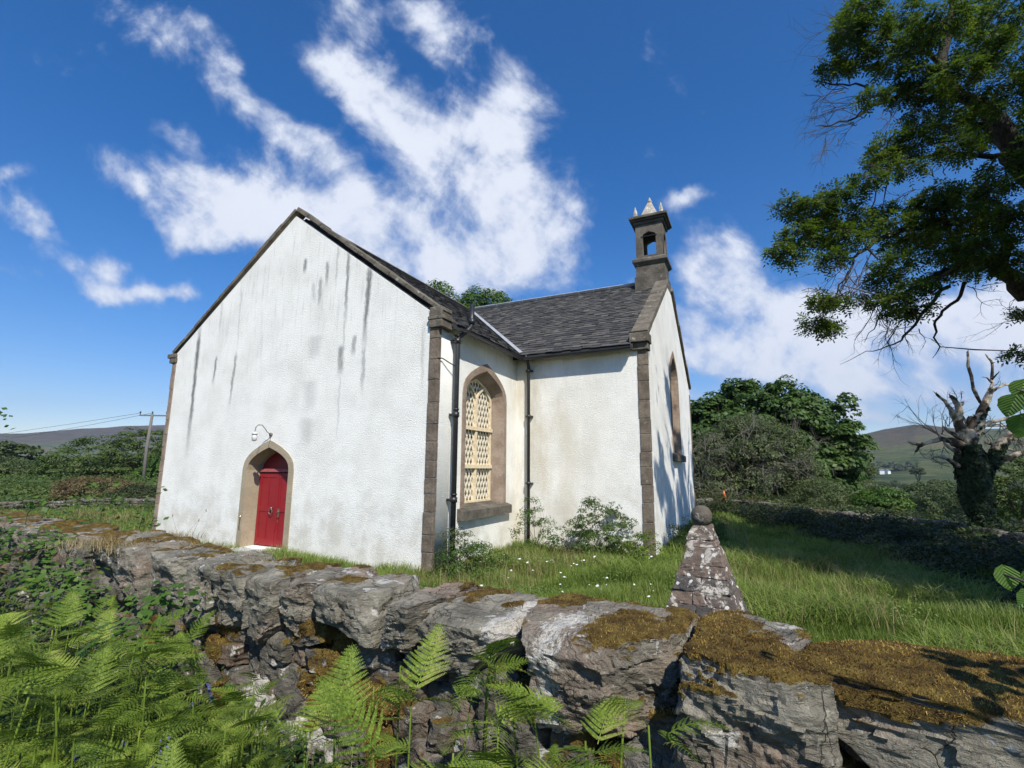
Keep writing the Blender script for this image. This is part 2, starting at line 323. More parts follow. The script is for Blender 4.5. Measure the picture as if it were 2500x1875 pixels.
# ground
k=NT('ground_turf'); o=k.coord(); x,y,z=sep(k,o)
g=k.ramp(k.noise(o,.35,8,.65),[(.3,(.035,.055,.014)),(.5,(.055,.085,.022)),(.65,(.085,.105,.03)),(.8,(.13,.12,.05))])
g=k.mix(k.math('MULTIPLY',k.ss(k.noise(o,9,5,.7),.45,.7),.5),g,(.03,.03,.014))
g=k.mix(k.ss(x,-3,-6),g,(.045,.05,.018)); far=k.ramp(k.noise(k.scale(o,(.012,.03,.03)),1.0,8,.65),[(.35,(.045,.062,.024)),(.5,(.085,.095,.035)),(.62,(.13,.12,.055)),(.75,(.10,.075,.045))])
r=k.vmath('LENGTH',o); c=k.mix(k.ss(r,60,200),g,far)
soil=k.ss(y,4.5,2.5); c=k.mix(k.math('MULTIPLY',soil,.0),c,(.04,.03,.018))
M['ground']=k.out(k.bsdf(c,.98,k.bump(k.noise(o,14,8,.7),.8,.08),spec=.1))
k=NT('trodden_path'); o=k.coord(); M['path']=k.out(k.bsdf(k.mix(k.ss(k.noise(o,3,6,.7),.35,.65),(.20,.14,.065),(.11,.115,.04)),.98,k.bump(k.noise(o,30,6,.7),.8,.03)))
k=NT('shingle_shore'); o=k.coord(); M['shore']=k.out(k.bsdf(k.mix(k.ss(k.noise(k.scale(o,(1,3,1)),.35,8,.75),.42,.6),(.32,.28,.25),(.16,.14,.11)),.95))
k=NT('moorland_hill'); o=k.coord(); x,y,z=sep(k,o)
a=k.noise(k.scale(o,(1,1,6)),.0022,10,.62,.3); b=k.noise(k.scale(o,(1,1,9)),.017,9,.72)
c=k.ramp(k.math('ADD',k.math('MULTIPLY',a,.5),k.math('MULTIPLY',b,.5)),[(.36,(.022,.036,.015)),(.45,(.060,.085,.026)),(.52,(.125,.13,.045)),(.58,(.13,.095,.05)),(.68,(.055,.042,.035))])
up=k.ss(k.math('ADD',z,k.math('MULTIPLY',k.math('SUBTRACT',a,.5),260.)),70,150); c=k.mix(k.math('MULTIPLY',up,.8),c,k.mix(k.ss(b,.45,.62),(.060,.042,.032),(.11,.085,.06)))
c=k.mix(k.math('MULTIPLY',k.ss(k.noise(o,.05,6,.75),.62,.68),k.math('MULTIPLY',up,.7)),c,(.26,.24,.22))
M['hill']=k.out(k.bsdf(c,.98,k.bump(b,1,14.),spec=.05))
# ---------------------------------------------------------------- light and sky
SUNH=Vector((.328,-.945,0)).normalized(); SUNEL=math.radians(46)
SUNV=SUNH*math.cos(SUNEL)+Vector((0,0,math.sin(SUNEL)))
sl=bpy.data.lights.new('sun','SUN'); sl.energy=4.3; sl.angle=math.radians(.53); sl.color=(1,.96,.87)
so=bpy.data.objects.new('sun',sl); COL.objects.link(so); so.rotation_euler=SUNV.to_track_quat('Z','Y').to_euler()
wd=bpy.data.worlds.new('World'); S.world=wd; wd.use_nodes=True
k=NT(tree=wd.node_tree)
sky=k.n('ShaderNodeTexSky',sky_type='NISHITA'); sky.sun_disc=False; sky.sun_elevation=SUNEL; sky.sun_rotation=math.atan2(SUNH.x,SUNH.y)
sky.air_density=1.0; sky.dust_density=.15; sky.ozone_density=3.5; sky.altitude=20
dv=k.n('ShaderNodeTexCoord').outputs['Generated']
fw=Vector((0,math.cos(PITCH),math.sin(PITCH))); up=Vector((0,-math.sin(PITCH),math.cos(PITCH)))
df=k.vmath('DOT_PRODUCT',dv,tuple(fw)); dr=k.vmath('DOT_PRODUCT',dv,(1,0,0)); du=k.vmath('DOT_PRODUCT',dv,tuple(up))
dfc=k.math('MAXIMUM',df,.12); X=k.math('DIVIDE',dr,dfc); Y=k.math('DIVIDE',du,dfc)
cm=k.n('ShaderNodeCombineXYZ'); k.put(cm.inputs[0],X); k.put(cm.inputs[1],Y); XY=cm.outputs[0]
# streaks run from the lower right to the upper left of the sky, as if fanned out from the horizon
rotn=k.n('ShaderNodeMapping'); rotn.inputs['Rotation'].default_value=(0,0,math.radians(38)); k.put(rotn.inputs[0],XY); rx=rotn.outputs[0]
str_=k.noise(k.scale(rx,(1.3,2.5,1)),2.8,9,.6,.25); puf=k.noise(XY,5.0,9,.62,.25)
warp=k.noise(XY,3.0,5,.6,out=1)
XYw=k.vmath('ADD',XY,k.vmath('MULTIPLY',k.vmath('SUBTRACT',warp,(.5,.5,.5)),(.16,.16,0)))
wx,wy,_=sep(k,XYw)
CL=[(370,60,120,42,35,.8),(480,130,70,20,42,.5),(830,25,160,40,25,.75),(930,90,60,38,50,.8),(760,170,140,55,40,.85),(880,280,140,60,45,.85),
(560,260,150,38,35,1.0),(680,370,130,38,45,.8),(380,300,70,34,30,.7),(430,415,140,55,15,1),(600,480,200,50,10,.95),(400,515,90,32,12,.9),(820,490,110,80,0,1.0),
(1090,230,75,60,-20,1),(1060,350,100,90,40,1.15),(1100,460,130,90,10,1.2),(1020,590,150,52,-5,1.2),(1240,470,60,55,0,.7),(310,430,45,28,20,.75),(220,580,62,28,25,1.0),
(240,625,80,14,10,.45),(30,368,65,24,12,.85),(70,470,50,36,20,.5),(10,570,60,18,5,.8),(380,640,60,16,10,.9),(1545,585,66,62,0,1.3),(1460,440,46,26,0,1.0),(1370,590,36,22,0,.5),
(1640,690,200,55,5,1.3),(1950,720,260,80,-5,1.15),(1800,805,290,45,5,1.1),(2170,650,120,60,0,1),(1600,780,130,30,5,.75),(1860,905,60,20,0,.65),(2080,860,65,28,0,.65),(1500,850,60,14,0,.7),
(2500,700,200,90,0,.9),(-300,350,160,60,10,.8),(1300,-250,300,90,10,.7),(600,-200,260,60,20,.7),(2700,300,220,80,0,.5),(1330,640,50,20,0,.5),(1500,930,300,22,0,.25)]
tot=None
for (u,v,ru,rv,an,w) in CL:
    cx,cy=(u-1106)/1067,(829.5-v)/1067; a,b=ru*1.25/1067,rv*1.3/1067; t=-math.radians(an)
    ex,ey=k.math('SUBTRACT',wx,cx),k.math('SUBTRACT',wy,cy)
    p=k.math('ADD',k.math('MULTIPLY',ex,math.cos(t)/a),k.math('MULTIPLY',ey,math.sin(t)/a))
    q=k.math('ADD',k.math('MULTIPLY',ex,-math.sin(t)/b),k.math('MULTIPLY',ey,math.cos(t)/b))
    r2=k.math('ADD',k.math('MULTIPLY',p,p),k.math('MULTIPLY',q,q))
    g=k.math('MULTIPLY',k.math('POWER',2.718,k.math('MULTIPLY',r2,-1.)),w)
    tot=g if tot is None else k.math('ADD',tot,g)
tot=k.math('MINIMUM',tot,1.25)
nn=k.math('ADD',k.math('MULTIPLY',k.math('SUBTRACT',str_,.5),2.0),k.math('MULTIPLY',k.math('SUBTRACT',puf,.5),3.0))
dens=k.math('ADD',tot,nn)
front_=k.ss(df,.1,.3)
# wispy cloud everywhere else
zc=sep(k,dv)[2]; oth=k.ss(k.noise(k.scale(dv,(1,1,2.2)),2.0,8,.6,.4),.52,.75)
cov=k.math('MULTIPLY',k.ss(dens,.38,1.40),front_); cov=k.math('ADD',cov,k.math('MULTIPLY',k.math('MULTIPLY',oth,.7),k.math('SUBTRACT',1,front_)),clamp=True)
cov=k.math('MULTIPLY',cov,k.ss(zc,.0,.05))
shade=k.ss(k.math('ADD',puf,k.math('MULTIPLY',str_,.5)),.55,.95)
cc=k.mix(k.ss(dens,.55,1.45),(.30,.37,.54),(.60,.64,.73)); cc=k.mix(k.math('MULTIPLY',shade,.35),cc,(.74,.76,.80))
lo=k.ss(Y,.5,-.1,.82,1.0); cc=k.mix(1.,cc,k.n('ShaderNodeCombineColor').outputs[0]) if False else cc
skyc=sky.outputs[0]
hs=k.n('ShaderNodeHueSaturation'); hs.inputs['Saturation'].default_value=1.42; k.put(hs.inputs['Color'],k.vmath('MULTIPLY',skyc,(.110,.1025,.108)))
fin=k.mix(k.math('MULTIPLY',cov,.96),hs.outputs[0],cc)
bg=k.n('ShaderNodeBackground'); k.put(bg.inputs[0],fin); bg.inputs[1].default_value=1.0
# keep the world background strength inside 0.05..0.15: colours above are scaled to match
wo=k.n('ShaderNodeOutputWorld'); k.t.links.new(bg.outputs[0],wo.inputs[0])
bg.inputs[1].default_value=.1; k.t.links.new(k.vmath('MULTIPLY',fin,(10,10,10)),bg.inputs[0])
S.view_settings.view_transform='Standard'; S.view_settings.look='None'; S.view_settings.gamma=1; S.view_settings.exposure=0.45
# ---------------------------------------------------------------- terrain
def sst(x,a,b):
    t=np.clip((x-a)/(b-a),0,1); return t*t*(3-2*t)
WF=[(3.6,.15),(2.6,.75),(1.34,1.42),(.56,1.94),(-.05,2.4),(-.72,2.86),(-1.44,3.25),(-2.5,3.95),(-3.6,4.72),(-5.0,5.57),(-7.5,7.0),(-9.5,8.2),(-11.5,9.3)]
def wall_side(x,y):
    """signed distance to the front line of the near wall: + on the church side"""
    best=np.full(np.shape(x),1e9); sg=np.ones(np.shape(x))
    for (a,b) in zip(WF[:-1],WF[1:]):
        ax,ay=a; bx,by=b; dx,dy=bx-ax,by-ay; t=np.clip(((x-ax)*dx+(y-ay)*dy)/(dx*dx+dy*dy),0,1)
        d=np.hypot(x-ax-t*dx,y-ay-t*dy); s_=np.sign(dx*(y-ay)-dy*(x-ax))*-1
        m=d<best; best=np.where(m,d,best); sg=np.where(m,s_,sg)
    return best*sg
def bdist(x,y):   # distance beyond the right-hand boundary wall (positive outside)
    xb=11.3+.02*(y-11); return np.maximum(x-xb, (y-25.8)*.9+ (x-9)*.25)
def gz(x,y):
    x=np.asarray(x,float); y=np.asarray(y,float); r=np.hypot(x,y)
    h=np.zeros(x.shape)
    h+= .30*(1-sst(wall_side(x,y),.0,.9))*(1-sst(r,12,40))
    out=bdist(x,y)
    h+= -12*sst(out,.6,48)*(x>-2)
    left=sst(-x,4,30)
    h=np.where(x<=-2, -12*sst(r,70,420), h)
    h+= (.04*np.sin(x*.9+1)*np.cos(y*.7)+.02*np.sin(x*2.3+y*1.7))*(r<60)
    return h
ang=np.linspace(-PI,PI,361); rad=np.concatenate([np.linspace(0.3,14,46),14*1.055**np.arange(1,114)])
R_,A_=np.meshgrid(rad,ang,indexing='ij'); GX,GY=R_*np.sin(A_),R_*np.cos(A_)
V=np.stack([GX,GY,gz(GX,GY)],-1).reshape(-1,3); V=np.vstack([V,[[0,0,float(gz(0,0))]]])
na=len(ang); Q=[]
i=np.arange(len(rad)-1)[:,None]*na+np.arange(na-1)[None]; Q=np.stack([i,i+1,i+na+1,i+na],-1).reshape(-1,4)[:, ::-1]
me=quads('ground',V,Q); bm=bmesh.new(); bm.from_mesh(me); bm.verts.ensure_lookup_table()
c0=bm.verts[len(V)-1]
for j in range(na-1): bm.faces.new((c0,bm.verts[j+1],bm.verts[j]))
bmesh.ops.remove_doubles(bm,verts=bm.verts,dist=1e-4); bmesh.ops.recalc_face_normals(bm,faces=bm.faces)
bm.to_mesh(me); bm.free()
g=link('ground',me,M['ground'],smooth=True); tag(g,kind='structure')
def up_fix(o):
    if o.data.polygons[0].normal.z<0: o.data.flip_normals()
up_fix(g)
# hills: skyline read from the photograph, one sheet per side
def hill(name,sky_px,dist,depth,z0,seed,label,ridge=1.0):
    az=[];el=[]
    for u,v in sky_px:
        d=ray(u,v); az.append(math.atan2(d.x,d.y)); el.append(math.atan2(d.z,math.hypot(d.x,d.y)))
    az,el=np.array(az),np.array(el); a=np.linspace(az[0],az[-1],320); top=np.interp(a,az,el)
    rr=np.linspace(0,1,90); V=[]
    for j,t in enumerate(rr):
        rad=dist-depth+ (depth*1.35)*t
        for q,aa in enumerate(a):
            H=math.tan(top[q])*dist+CAMH - z0
            tt=min(1,t*1.35); prof=(.50*tt+.50*tt**2.4) if t*1.35<=1 else 1-.8*(t*1.35-1)
            x,y=rad*math.sin(aa),rad*math.cos(aa)
            nz=mnoise.fractal(Vector((x*.004,y*.004,seed)),.9,2.1,6)*.07*H*(min(1,tt*3))*(1-.75*(tt>.93))
            V.append((x,y,z0-2+H*prof+nz*(1 if tt<1 else .3)))
    n=len(a); i=np.arange(len(rr)-1)[:,None]*n+np.arange(n-1)[None]; Q=np.stack([i,i+1,i+n+1,i+n],-1).reshape(-1,4)
    o=link(name,quads(name,V,Q),M['hill'],smooth=True); up_fix(o); tag(o,kind='structure'); return o
hill('hills',[(1350,1130),(1600,1110),(1750,1095),(1900,1082),(1990,1076),(2070,1066),(2110,1058),(2160,1046),(2230,1035),(2265,1036),(2310,1042),(2380,1046),(2440,1045),(2500,1043),(2650,1050),(2900,1080),(3300,1120)],1900,1100,-12,3,'')
hill('hills',[(-800,1030),(-400,1045),(-150,1052),(0,1057),(60,1057),(130,1051),(200,1045),(260,1043),(300,1039),(350,1038),(430,1036),(600,1060),(800,1100),(1000,1135)],3400,1500,-12,9,'')
# trodden path and the shingle shore
def drape(name,pts,mat,dz=.012,sub=24,w=None):
    """ribbon through pts [(x,y,halfwidth)] laid on the ground"""
    P=[];n=len(pts); 
    for i in range(sub+1):
        t=i/sub*(n-1); j=min(int(t),n-2); f=t-j; P.append([pts[j][q]*(1-f)+pts[j+1][q]*f for q in range(3)])
    V=[]; m=7
    for i,(x,y,hw) in enumerate(P):
        a=P[max(0,i-1)]; b=P[min(sub,i+1)]; dx,dy=b[0]-a[0],b[1]-a[1]; L=math.hypot(dx,dy); nx,ny=-dy/L,dx/L
        for q in range(m):
            s_=(q/(m-1)*2-1)*hw*(1+.25*math.sin(i*1.7+q)); X_,Y_=x+nx*s_,y+ny*s_; V.append((X_,Y_,float(gz(X_,Y_))+dz))
    i=np.arange(sub)[:,None]*m+np.arange(m-1)[None]; Q=np.stack([i,i+m,i+m+1,i+1],-1).reshape(-1,4)
    o=link(name,quads(name,V,Q),mat,smooth=True); up_fix(o); tag(o,kind='structure'); return o
pa=[at_z(1790,1400,0),at_z(1830,1340,0),at_z(1775,1290,0),at_z(1745,1262,0)]
drape('path',[(p.x,p.y,w) for p,w in zip(pa,(.35,.45,.6,.7))],M['path'],.03)
s0,s1,s2=at_z(2100,1206,-12),at_z(2190,1228,-12),at_z(2260,1250,-12)
drape('shore',[(s0.x,s0.y,9),(s1.x,s1.y,11),(s2.x,s2.y,9)],M['shore'],.5)
# ---------------------------------------------------------------- church
CH=empty('church',C1,PSI); tag(CH,'white harled stone church with red arched door, slate roofs and bellcote','church')
ARCP=.44
def arch_pts(x0,x1,zb,zs,za,n=8,drop=1.0):
    """pointed arch outline, anticlockwise: base, spring, apex"""
    mid=(x0+x1)/2; w=(x1-x0)/2; P=[(x0,zb),(x1,zb)]
    for i in range(n+1):
        s_=(i/n)**1.6; P.append((mid+w*(1-s_), zs+(za-zs)*s_**ARCP))
    for i in range(n-1,-1,-1):
        s_=(i/n)**1.6; P.append((mid-w*(1-s_), zs+(za-zs)*s_**ARCP))
    return P
# body of the walls: each elevation is a thick plate with its openings cut
TH=.55
def elev(outer,holes,mat4):
    me=plate_mesh('wall',outer,holes,TH); me.transform(mat4); return me
# plate local (x,y)->(along,z), extrusion -> wall thickness, outer face at local z=+TH/2
def frame(origin,along):
    al=Vector(along); up_=Vector((0,0,1)); nrm=al.cross(up_)  # outward
    m=Matrix((al,up_,nrm)).transposed().to_4x4(); m.translation=Vector(origin)-nrm*TH/2; return m
FA=frame((0,0,0),(1,0,0))           # front gable, outward -y
FW2=frame((0,0,0),(0,1,0))          # return wall, outward +x
FW3=frame((0,L2,0),(1,0,0))
FW4=frame((L3,L2,0),(0,1,0))
def wl(name,me): 
    return link(name,me,M['harl'],CH)
DX0,DX1,DS,DA=-5.35,-3.95,1.90,2.42
WIN2=(1.12,2.95,1.14,3.60,4.24); WIN4=(3.78,5.33,2.45,4.75,5.55)
slopeA=(HA-.16-EAVE)/(WA/2); slopeB=(HB-.16-EAVE)/(WB/2)
me=elev([(-WA,-.4),(0,-.4),(0,EAVE),(-WA/2,HA-.16),(-WA,EAVE)],[arch_pts(DX0,DX1,.12,DS,DA)],FA); wl('wall',me)
me=elev([(TH+.001,-.4),(L2+.6,-.4),(L2+.6,EAVE-.05),(TH+.001,EAVE-.05)],[arch_pts(*WIN2)],FW2); wl('wall',me)
me=elev([(0.002,-.4),(L3-.012,-.4),(L3-.012,EAVE-.05),(0.002,EAVE-.05)],[],FW3); wl('wall',me)
me=elev([(.01,-.4),(WB,-.4),(WB,EAVE),(WB/2,HB-.16),(.01,EAVE)],[arch_pts(*WIN4)],FW4); wl('wall',me)
b=MB(); b.box((-WA-L3,L2+WB-TH,-.4),(L3-TH-.002,L2+WB,EAVE-.05)); b.box((-WA,TH+.002,-.4),(-WA+TH,L2+.6,EAVE-.05)); b.box((-WA-L3,L2,-.4),(-WA,L2+TH,EAVE-.05)); b.build('wall',M['harl'],CH)
me=elev([(0,-.4),(WB,-.4),(WB,EAVE),(WB/2,HB-.16),(0,EAVE)],[],frame((-WA-L3+TH,L2,0),(0,1,0))); wl('wall',me)
# roofs: rows of real slates over a deck
def slates(mb,org,along,up_dir,L,H,clip=None,ex=.17,wd_=.24,seed=1):
    rr=random.Random(seed); org,al,ud=Vector(org),Vector(along).normalized(),Vector(up_dir).normalized(); nn=al.cross(ud); 
    if nn.z<0: nn=-nn
    rows=int(H/ex)
    for j in range(rows+1):
        a0=-rr.uniform(0,wd_); e=ex*(1.0-.25*j/rows)
        y0=ex*j; 
        if y0>=H: break
        while a0<L:
            w=wd_*rr.uniform(.75,1.2)*(1-.25*j/rows); a1=min(a0+w-.006,L); s0=max(a0,0)
            if a1>s0+.03:
                y1=min(y0+ex*2.0,H+.02); lift=rr.uniform(.028,.045)+(rr.random()<.03)*.012; jt=rr.uniform(-.010,.010); 
                if clip is None or clip((s0+a1)/2,y0+ex*.5):
                    c=[org+al*s0+ud*(y0+jt-.01)+nn*lift,org+al*a1+ud*(y0+jt-.01+rr.uniform(-.006,.006))+nn*(lift+rr.uniform(-.005,.005)),org+al*a1+ud*y1+nn*.008,org+al*s0+ud*y1+nn*.008]
                    lo=[p-nn*.022 for p in c[:2]]
                    mb.add(c+lo,[(0,1,2,3),(4,5,1,0),(4,0,3),(5,2,1)] )
            a0+=w
RT=.0  # deck level is the wall head line
OV=.24 # eaves overhang
angA=math.atan(slopeA); angB=math.atan(slopeB)
HLA=(WA/2)/math.cos(angA); HLB=(WB/2)/math.cos(angB)
ov=OV/math.cos(angA)
mb=MB()
udR=Vector((-math.cos(angA),0,math.sin(angA))); udF=Vector((0,math.cos(angB),math.sin(angB)))
EZ=EAVE+.06
# A roof, right slope: from the gable coping back to the valley; valley line where slope A meets slope B
def clipA(a,u): # point along y=a+.3, x=-u*cos; hidden under roof B when B is higher
    y=.3+a; x=OV-u*math.cos(angA); zA=EZ+(-x)*slopeA; zB=EZ+(y-L2)*slopeB; return zA>zB-.02 or y<L2-.3 and True
Etop=HLA+ov
slates(mb,(OV,.30,EZ-OV*slopeA),(0,1,0),udR,L2+WB/2,Etop,lambda a,u:(EZ+(-(OV-u*math.cos(angA)))*slopeA)>(EZ+(.3+a-L2)*slopeB)-.03,seed=4)
def clipB(a,u):
    x=-WA/2+a; y=L2-OV+u*math.cos(angB); zB=EZ+(y-L2)*slopeB; zA=EZ+(-x)*slopeA; return zB>zA-.03
slates(mb,(-WA/2,L2-OV,EZ-OV*slopeB),(1,0,0),udF,WA/2+L3-.32,HLB+OV/math.cos(angB),clipB,seed=5)
slates(mb,(-WA-OV,.30,EZ-OV*slopeA),(0,1,0),Vector((math.cos(angA),0,math.sin(angA))),L2+WB/2,Etop,lambda a,u:True,.3,.4,seed=6)
slates(mb,(-WA-L3+.3,L2+WB+OV,EZ-OV*slopeB),(1,0,0),Vector((0,-math.cos(angB),math.sin(angB))),WA+2*L3-.6,HLB+OV/math.cos(angB),None,.3,.4,seed=7)
slates(mb,(-WA-L3+.3,L2-OV,EZ-OV*slopeB),(1,0,0),udF,WA/2+L3-.3,HLB+OV/math.cos(angB),lambda a,u:(EZ+(u*math.cos(angB)-OV)*slopeB)>EZ+((-WA-L3+.3+a)+WA)*slopeA,.3,.4,seed=8)
roof=mb.build('roof',M['slate'],CH)
# solid decks below the slates
d=MB(); t_=.10
def prism_roof(ax0,ax1,c,half,ez,sl,axis):
    z0=ez-OV*sl; pts=[(c-half-OV,z0),(c,ez+half*sl),(c+half+OV,z0),(c+half+OV,z0-t_),(c,ez+half*sl-t_*1.3),(c-half-OV,z0-t_)]
    V=[]
    for a in (ax0,ax1):
        for (q,z) in pts: V.append((q,a,z) if axis=='y' else (a,q,z))
    F=[(i,(i+1)%6,6+(i+1)%6,6+i) for i in range(6)]+[(0,5,4,1),(1,4,3,2),(6,7,10,11),(7,8,9,10)]
    d.add(V,F)
prism_roof(.28,L2+WB/2,-WA/2,WA/2,EZ,slopeA,'y'); prism_roof(-WA-L3+.28,L3-.28,L2+WB/2,WB/2,EZ-.003,slopeB,'x')
k=NT('roof_deck'); M['deck']=k.out(k.bsdf((.04,.04,.042),.9)); rd=d.build('roof_deck',M['deck'],roof)
# ridges
r_=MB(); yb=L2+WB/2; zr=EZ+WB/2*slopeB+.05; x=-WA/2+.4
while x<L3-1.05:
    x2=min(x+.55,L3-1.02)
    for s_ in (-1,1): r_.bar((x,yb+s_*.085,zr-.035+.004*s_),(x2-.012,yb+s_*.085,zr-.035),.17,.022,(0,-s_*.62,.78) if s_<0 else (0,s_*.62,.78))
    r_.tube([(x,yb,zr+.01),(x2-.012,yb,zr+.01)],.032,8); x=x2
r_.build('ridge_capping',M['ridge'],roof)
r_=MB(); x=-WA/2; zr=EZ+WA/2*slopeA+.05
for s_ in (-1,1): r_.bar((x+s_*.085,.45,zr-.04),(x+s_*.085,L2+WB/2,zr-.04),.17,.03,(s_*.62,0,.78))
r_.build('ridge_tiles',M['copestone'],roof)
# valley flashing: both slopes meet along the line (x=-t, y=L2+t)
v_=MB(); tt=np.linspace(-.16,WB/2*slopeB/slopeA*.985,14)
for a,b in zip(tt[:-1],tt[1:]):
    pa_=Vector((-a,L2+a*slopeA/slopeB,EZ+a*slopeA+.055)); pb_=Vector((-b,L2+b*slopeA/slopeB,EZ+b*slopeA+.055))
    v_.add([pa_,pb_,pb_+Vector((.085,0.02,.02)),pa_+Vector((.085,0.02,.02)),pb_+Vector((-.035,-.05,.035)),pa_+Vector((-.035,-.05,.035))],[(0,1,2,3),(1,0,5,4)])
v_.build('valley_flashing',M['lead'],roof)
# copings, built of separate stones up each rake
def coping(p0,p1,w,t,outv,name='coping',mat='copestone',n=9,seed=0):
    rr=random.Random(seed); mb=MB(); p0,p1=Vector(p0),Vector(p1); d_=(p1-p0); L=d_.length; d_.normalize(); outv=Vector(outv); nn=d_.cross(outv).normalized(); 
    if nn.z<0: nn=-nn
    s=0
    for i in range(n):
        l=L/n*rr.uniform(.9,1.1); e=min(s+l,L) if i<n-1 else L
        c=p0+d_*((s+e)/2)+nn*rr.uniform(-.008,.008)
        mb.bar(c-d_*((e-s)/2-.004),c+d_*((e-s)/2-.004),w+rr.uniform(-.015,.015),t+rr.uniform(-.012,.012),nn); s=e
    return mb.build(name,M[mat],CH,bevel=.012)
cz=.19
for s_,nm in ((1,2),(-1,3)):
    xe=0+.10 if s_>0 else -WA-.10
    coping((xe,.15,EAVE+cz-.12*slopeA),(-WA/2+s_*.03,.15,EAVE+WA/2*slopeA+cz),.34,.095,(0,1,0),n=10,seed=nm)
for s_ in (-1,1):
    ye=L2-.06 if s_<0 else L2+WB+.06
    coping((L3-.13,ye,EAVE+cz),(L3-.13,L2+WB/2+s_*.42,EAVE+(WB/2-.42)*slopeB+cz),.40,.16,(1,0,0),n=7,seed=20+s_)
coping((-WA-L3+.15,L2,EAVE+cz),(-WA-L3+.15,L2+WB/2,EAVE+WB/2*slopeB+cz),.4,.16,(1,0,0),n=7,seed=31)
# kneelers (skew putts)
b=MB(); b.box((-.20,-.07,EAVE-.22),(.13,.36,EAVE-.06)); b.box((-.22,-.08,EAVE-.057),(.16,.38,EAVE+.02)); b.box((-.20,-.05,EAVE+.023),(.10,.35,EAVE+.22)); b.build('kneeler',M['copestone'],CH,bevel=.015)
b=MB(); b.box((-WA-.12,-.06,EAVE-.20),(-WA+.16,.36,EAVE-.06)); b.box((-WA-.20,-.08,EAVE-.057),(-WA+.14,.38,EAVE+.06)); b.build('kneeler',M['copestone'],CH,bevel=.015)
b=MB(); b.box((L3-.34,L2-.10,EAVE-.2),(L3+.06,L2+.22,EAVE-.03)); b.box((L3-.36,L2-.2,EAVE-.027),(L3+.09,L2+.25,EAVE+.2)); b.build('kneeler',M['copestone'],CH,bevel=.015)
# quoins
def quoin(x0,x1,y0,y1,z1,side_var,name='quoin_strip',mat='sandstone',seed=0):
    rr=random.Random(seed); b=MB(); z=-.3
    while z<z1:
        h=rr.uniform(.30,.46); e=min(z+h,z1); q=rr.uniform(-.012,.012)
        b.box((x0+(q if side_var else 0),y0-rr.uniform(0,.008),z+.004),(x1+rr.uniform(0,.008),y1+q,e-.004)); z=e
    return b.build(name,M[mat],CH,bevel=.012)
quoin(-.20,.018,-.018,.09,EAVE-.225,True,seed=1); quoin(-WA-.02,-WA+.13,-.02,.3,EAVE-.205,True,mat='redstone',seed=2)
quoin(L3-.22,L3+.018,L2-.018,L2+.13,EAVE-.205,True,seed=3); quoin(L3-.1,L3+.018,L2+WB-.2,L2+WB+.02,EAVE-.1,True,seed=4)
# gutters
def gutter(p,q,side):
    b=MB(); p,q,side=Vector(p),Vector(q),Vector(side); n=8; V=[]
    for e in (p,q):
        for rr_ in (.062,.052):
            for i in range(n+1):
                th=PI+PI*i/n; V.append(e+side*math.cos(th)*rr_+Vector((0,0,math.sin(th)*rr_)))
    m=n+1; F=[(i,i+1,2*m+i+1,2*m+i) for i in range(n)]+[(m+i+1,m+i,3*m+i,3*m+i+1) for i in range(n)]
    F+=[(0,m,3*m,2*m),(m-1,3*m-1,4*m-1,2*m-1)][:0]+[(0,2*m,3*m,m),(n,m+n,3*m+n,2*m+n)]
    F+=[tuple(list(range(0,m))+list(range(2*m-1,m-1,-1))),tuple(list(range(3*m-1,2*m-1,-1))+list(range(3*m,4*m)))]
    b.add(V,F); d_=(q-p); L=d_.length; d_.normalize()
    for i in range(int(L/.9)+1): c=p+d_*min(.12+.9*i,L-.06); b.bar(c-d_*.012,c+d_*.012,.135,.03) ; 
    return b.build('gutter',M['iron'],CH)
gz_=EZ-OV*slopeA-.055
gutter((OV+.05,.42,gz_),(OV+.05,L2-OV+.02,gz_-.02),(1,0,0)); gutter((OV-.02,L2-OV-.05,gz_-.022),(L3-.30,L2-OV-.05,gz_+.01),(0,1,0))
# boarded eaves under the slates
# down pipes
b=MB(); r=.055; X0=.15
b.tube([(X0,.5,-.1),(X0,.5,4.55),(X0+.02,.52,4.68),(X0+.15,.62,4.82),(X0+.22,.68,4.93),(X0+.225,.69,5.42)],r,12)
for z_ in (1.35,3.05,4.6): b.tube([(X0,.5,z_-.05),(X0,.5,z_+.05)],r*1.38,12); b.tube([(X0,.5,z_+.09),(X0,.5,z_+.12)],r*1.25,12); b.box((X0-.13,.44,z_-.02),(X0,.56,z_+.02))
b.tube([(X0+.225,.69,4.98),(X0+.225,.69,5.1)],r*1.35,12)
b.tube([(X0-.02,.5,4.05),(X0-.06,.3,4.10),(X0-.11,.12,4.16),(.02,-.02,4.15)],.012,6)
b.build('downpipe',M['iron'],CH,True)
b=MB(); x1,y1=.40,L2-.11; r=.042
b.tube([(x1,y1,-.1),(x1,y1,4.55),(x1,y1-.02,4.66),(x1,y1-.1,4.80),(x1,L2-OV-.05,4.86),(x1,L2-OV-.05,gz_-.03)],r,10)
for z_ in (1.6,3.3,4.5): b.tube([(x1,y1,z_-.04),(x1,y1,z_+.04)],r*1.4,10); b.box((x1-.09,y1+.01,z_-.02),(x1+.09,y1+.1,z_+.02))
b.build('downpipe',M['iron'],CH,True)
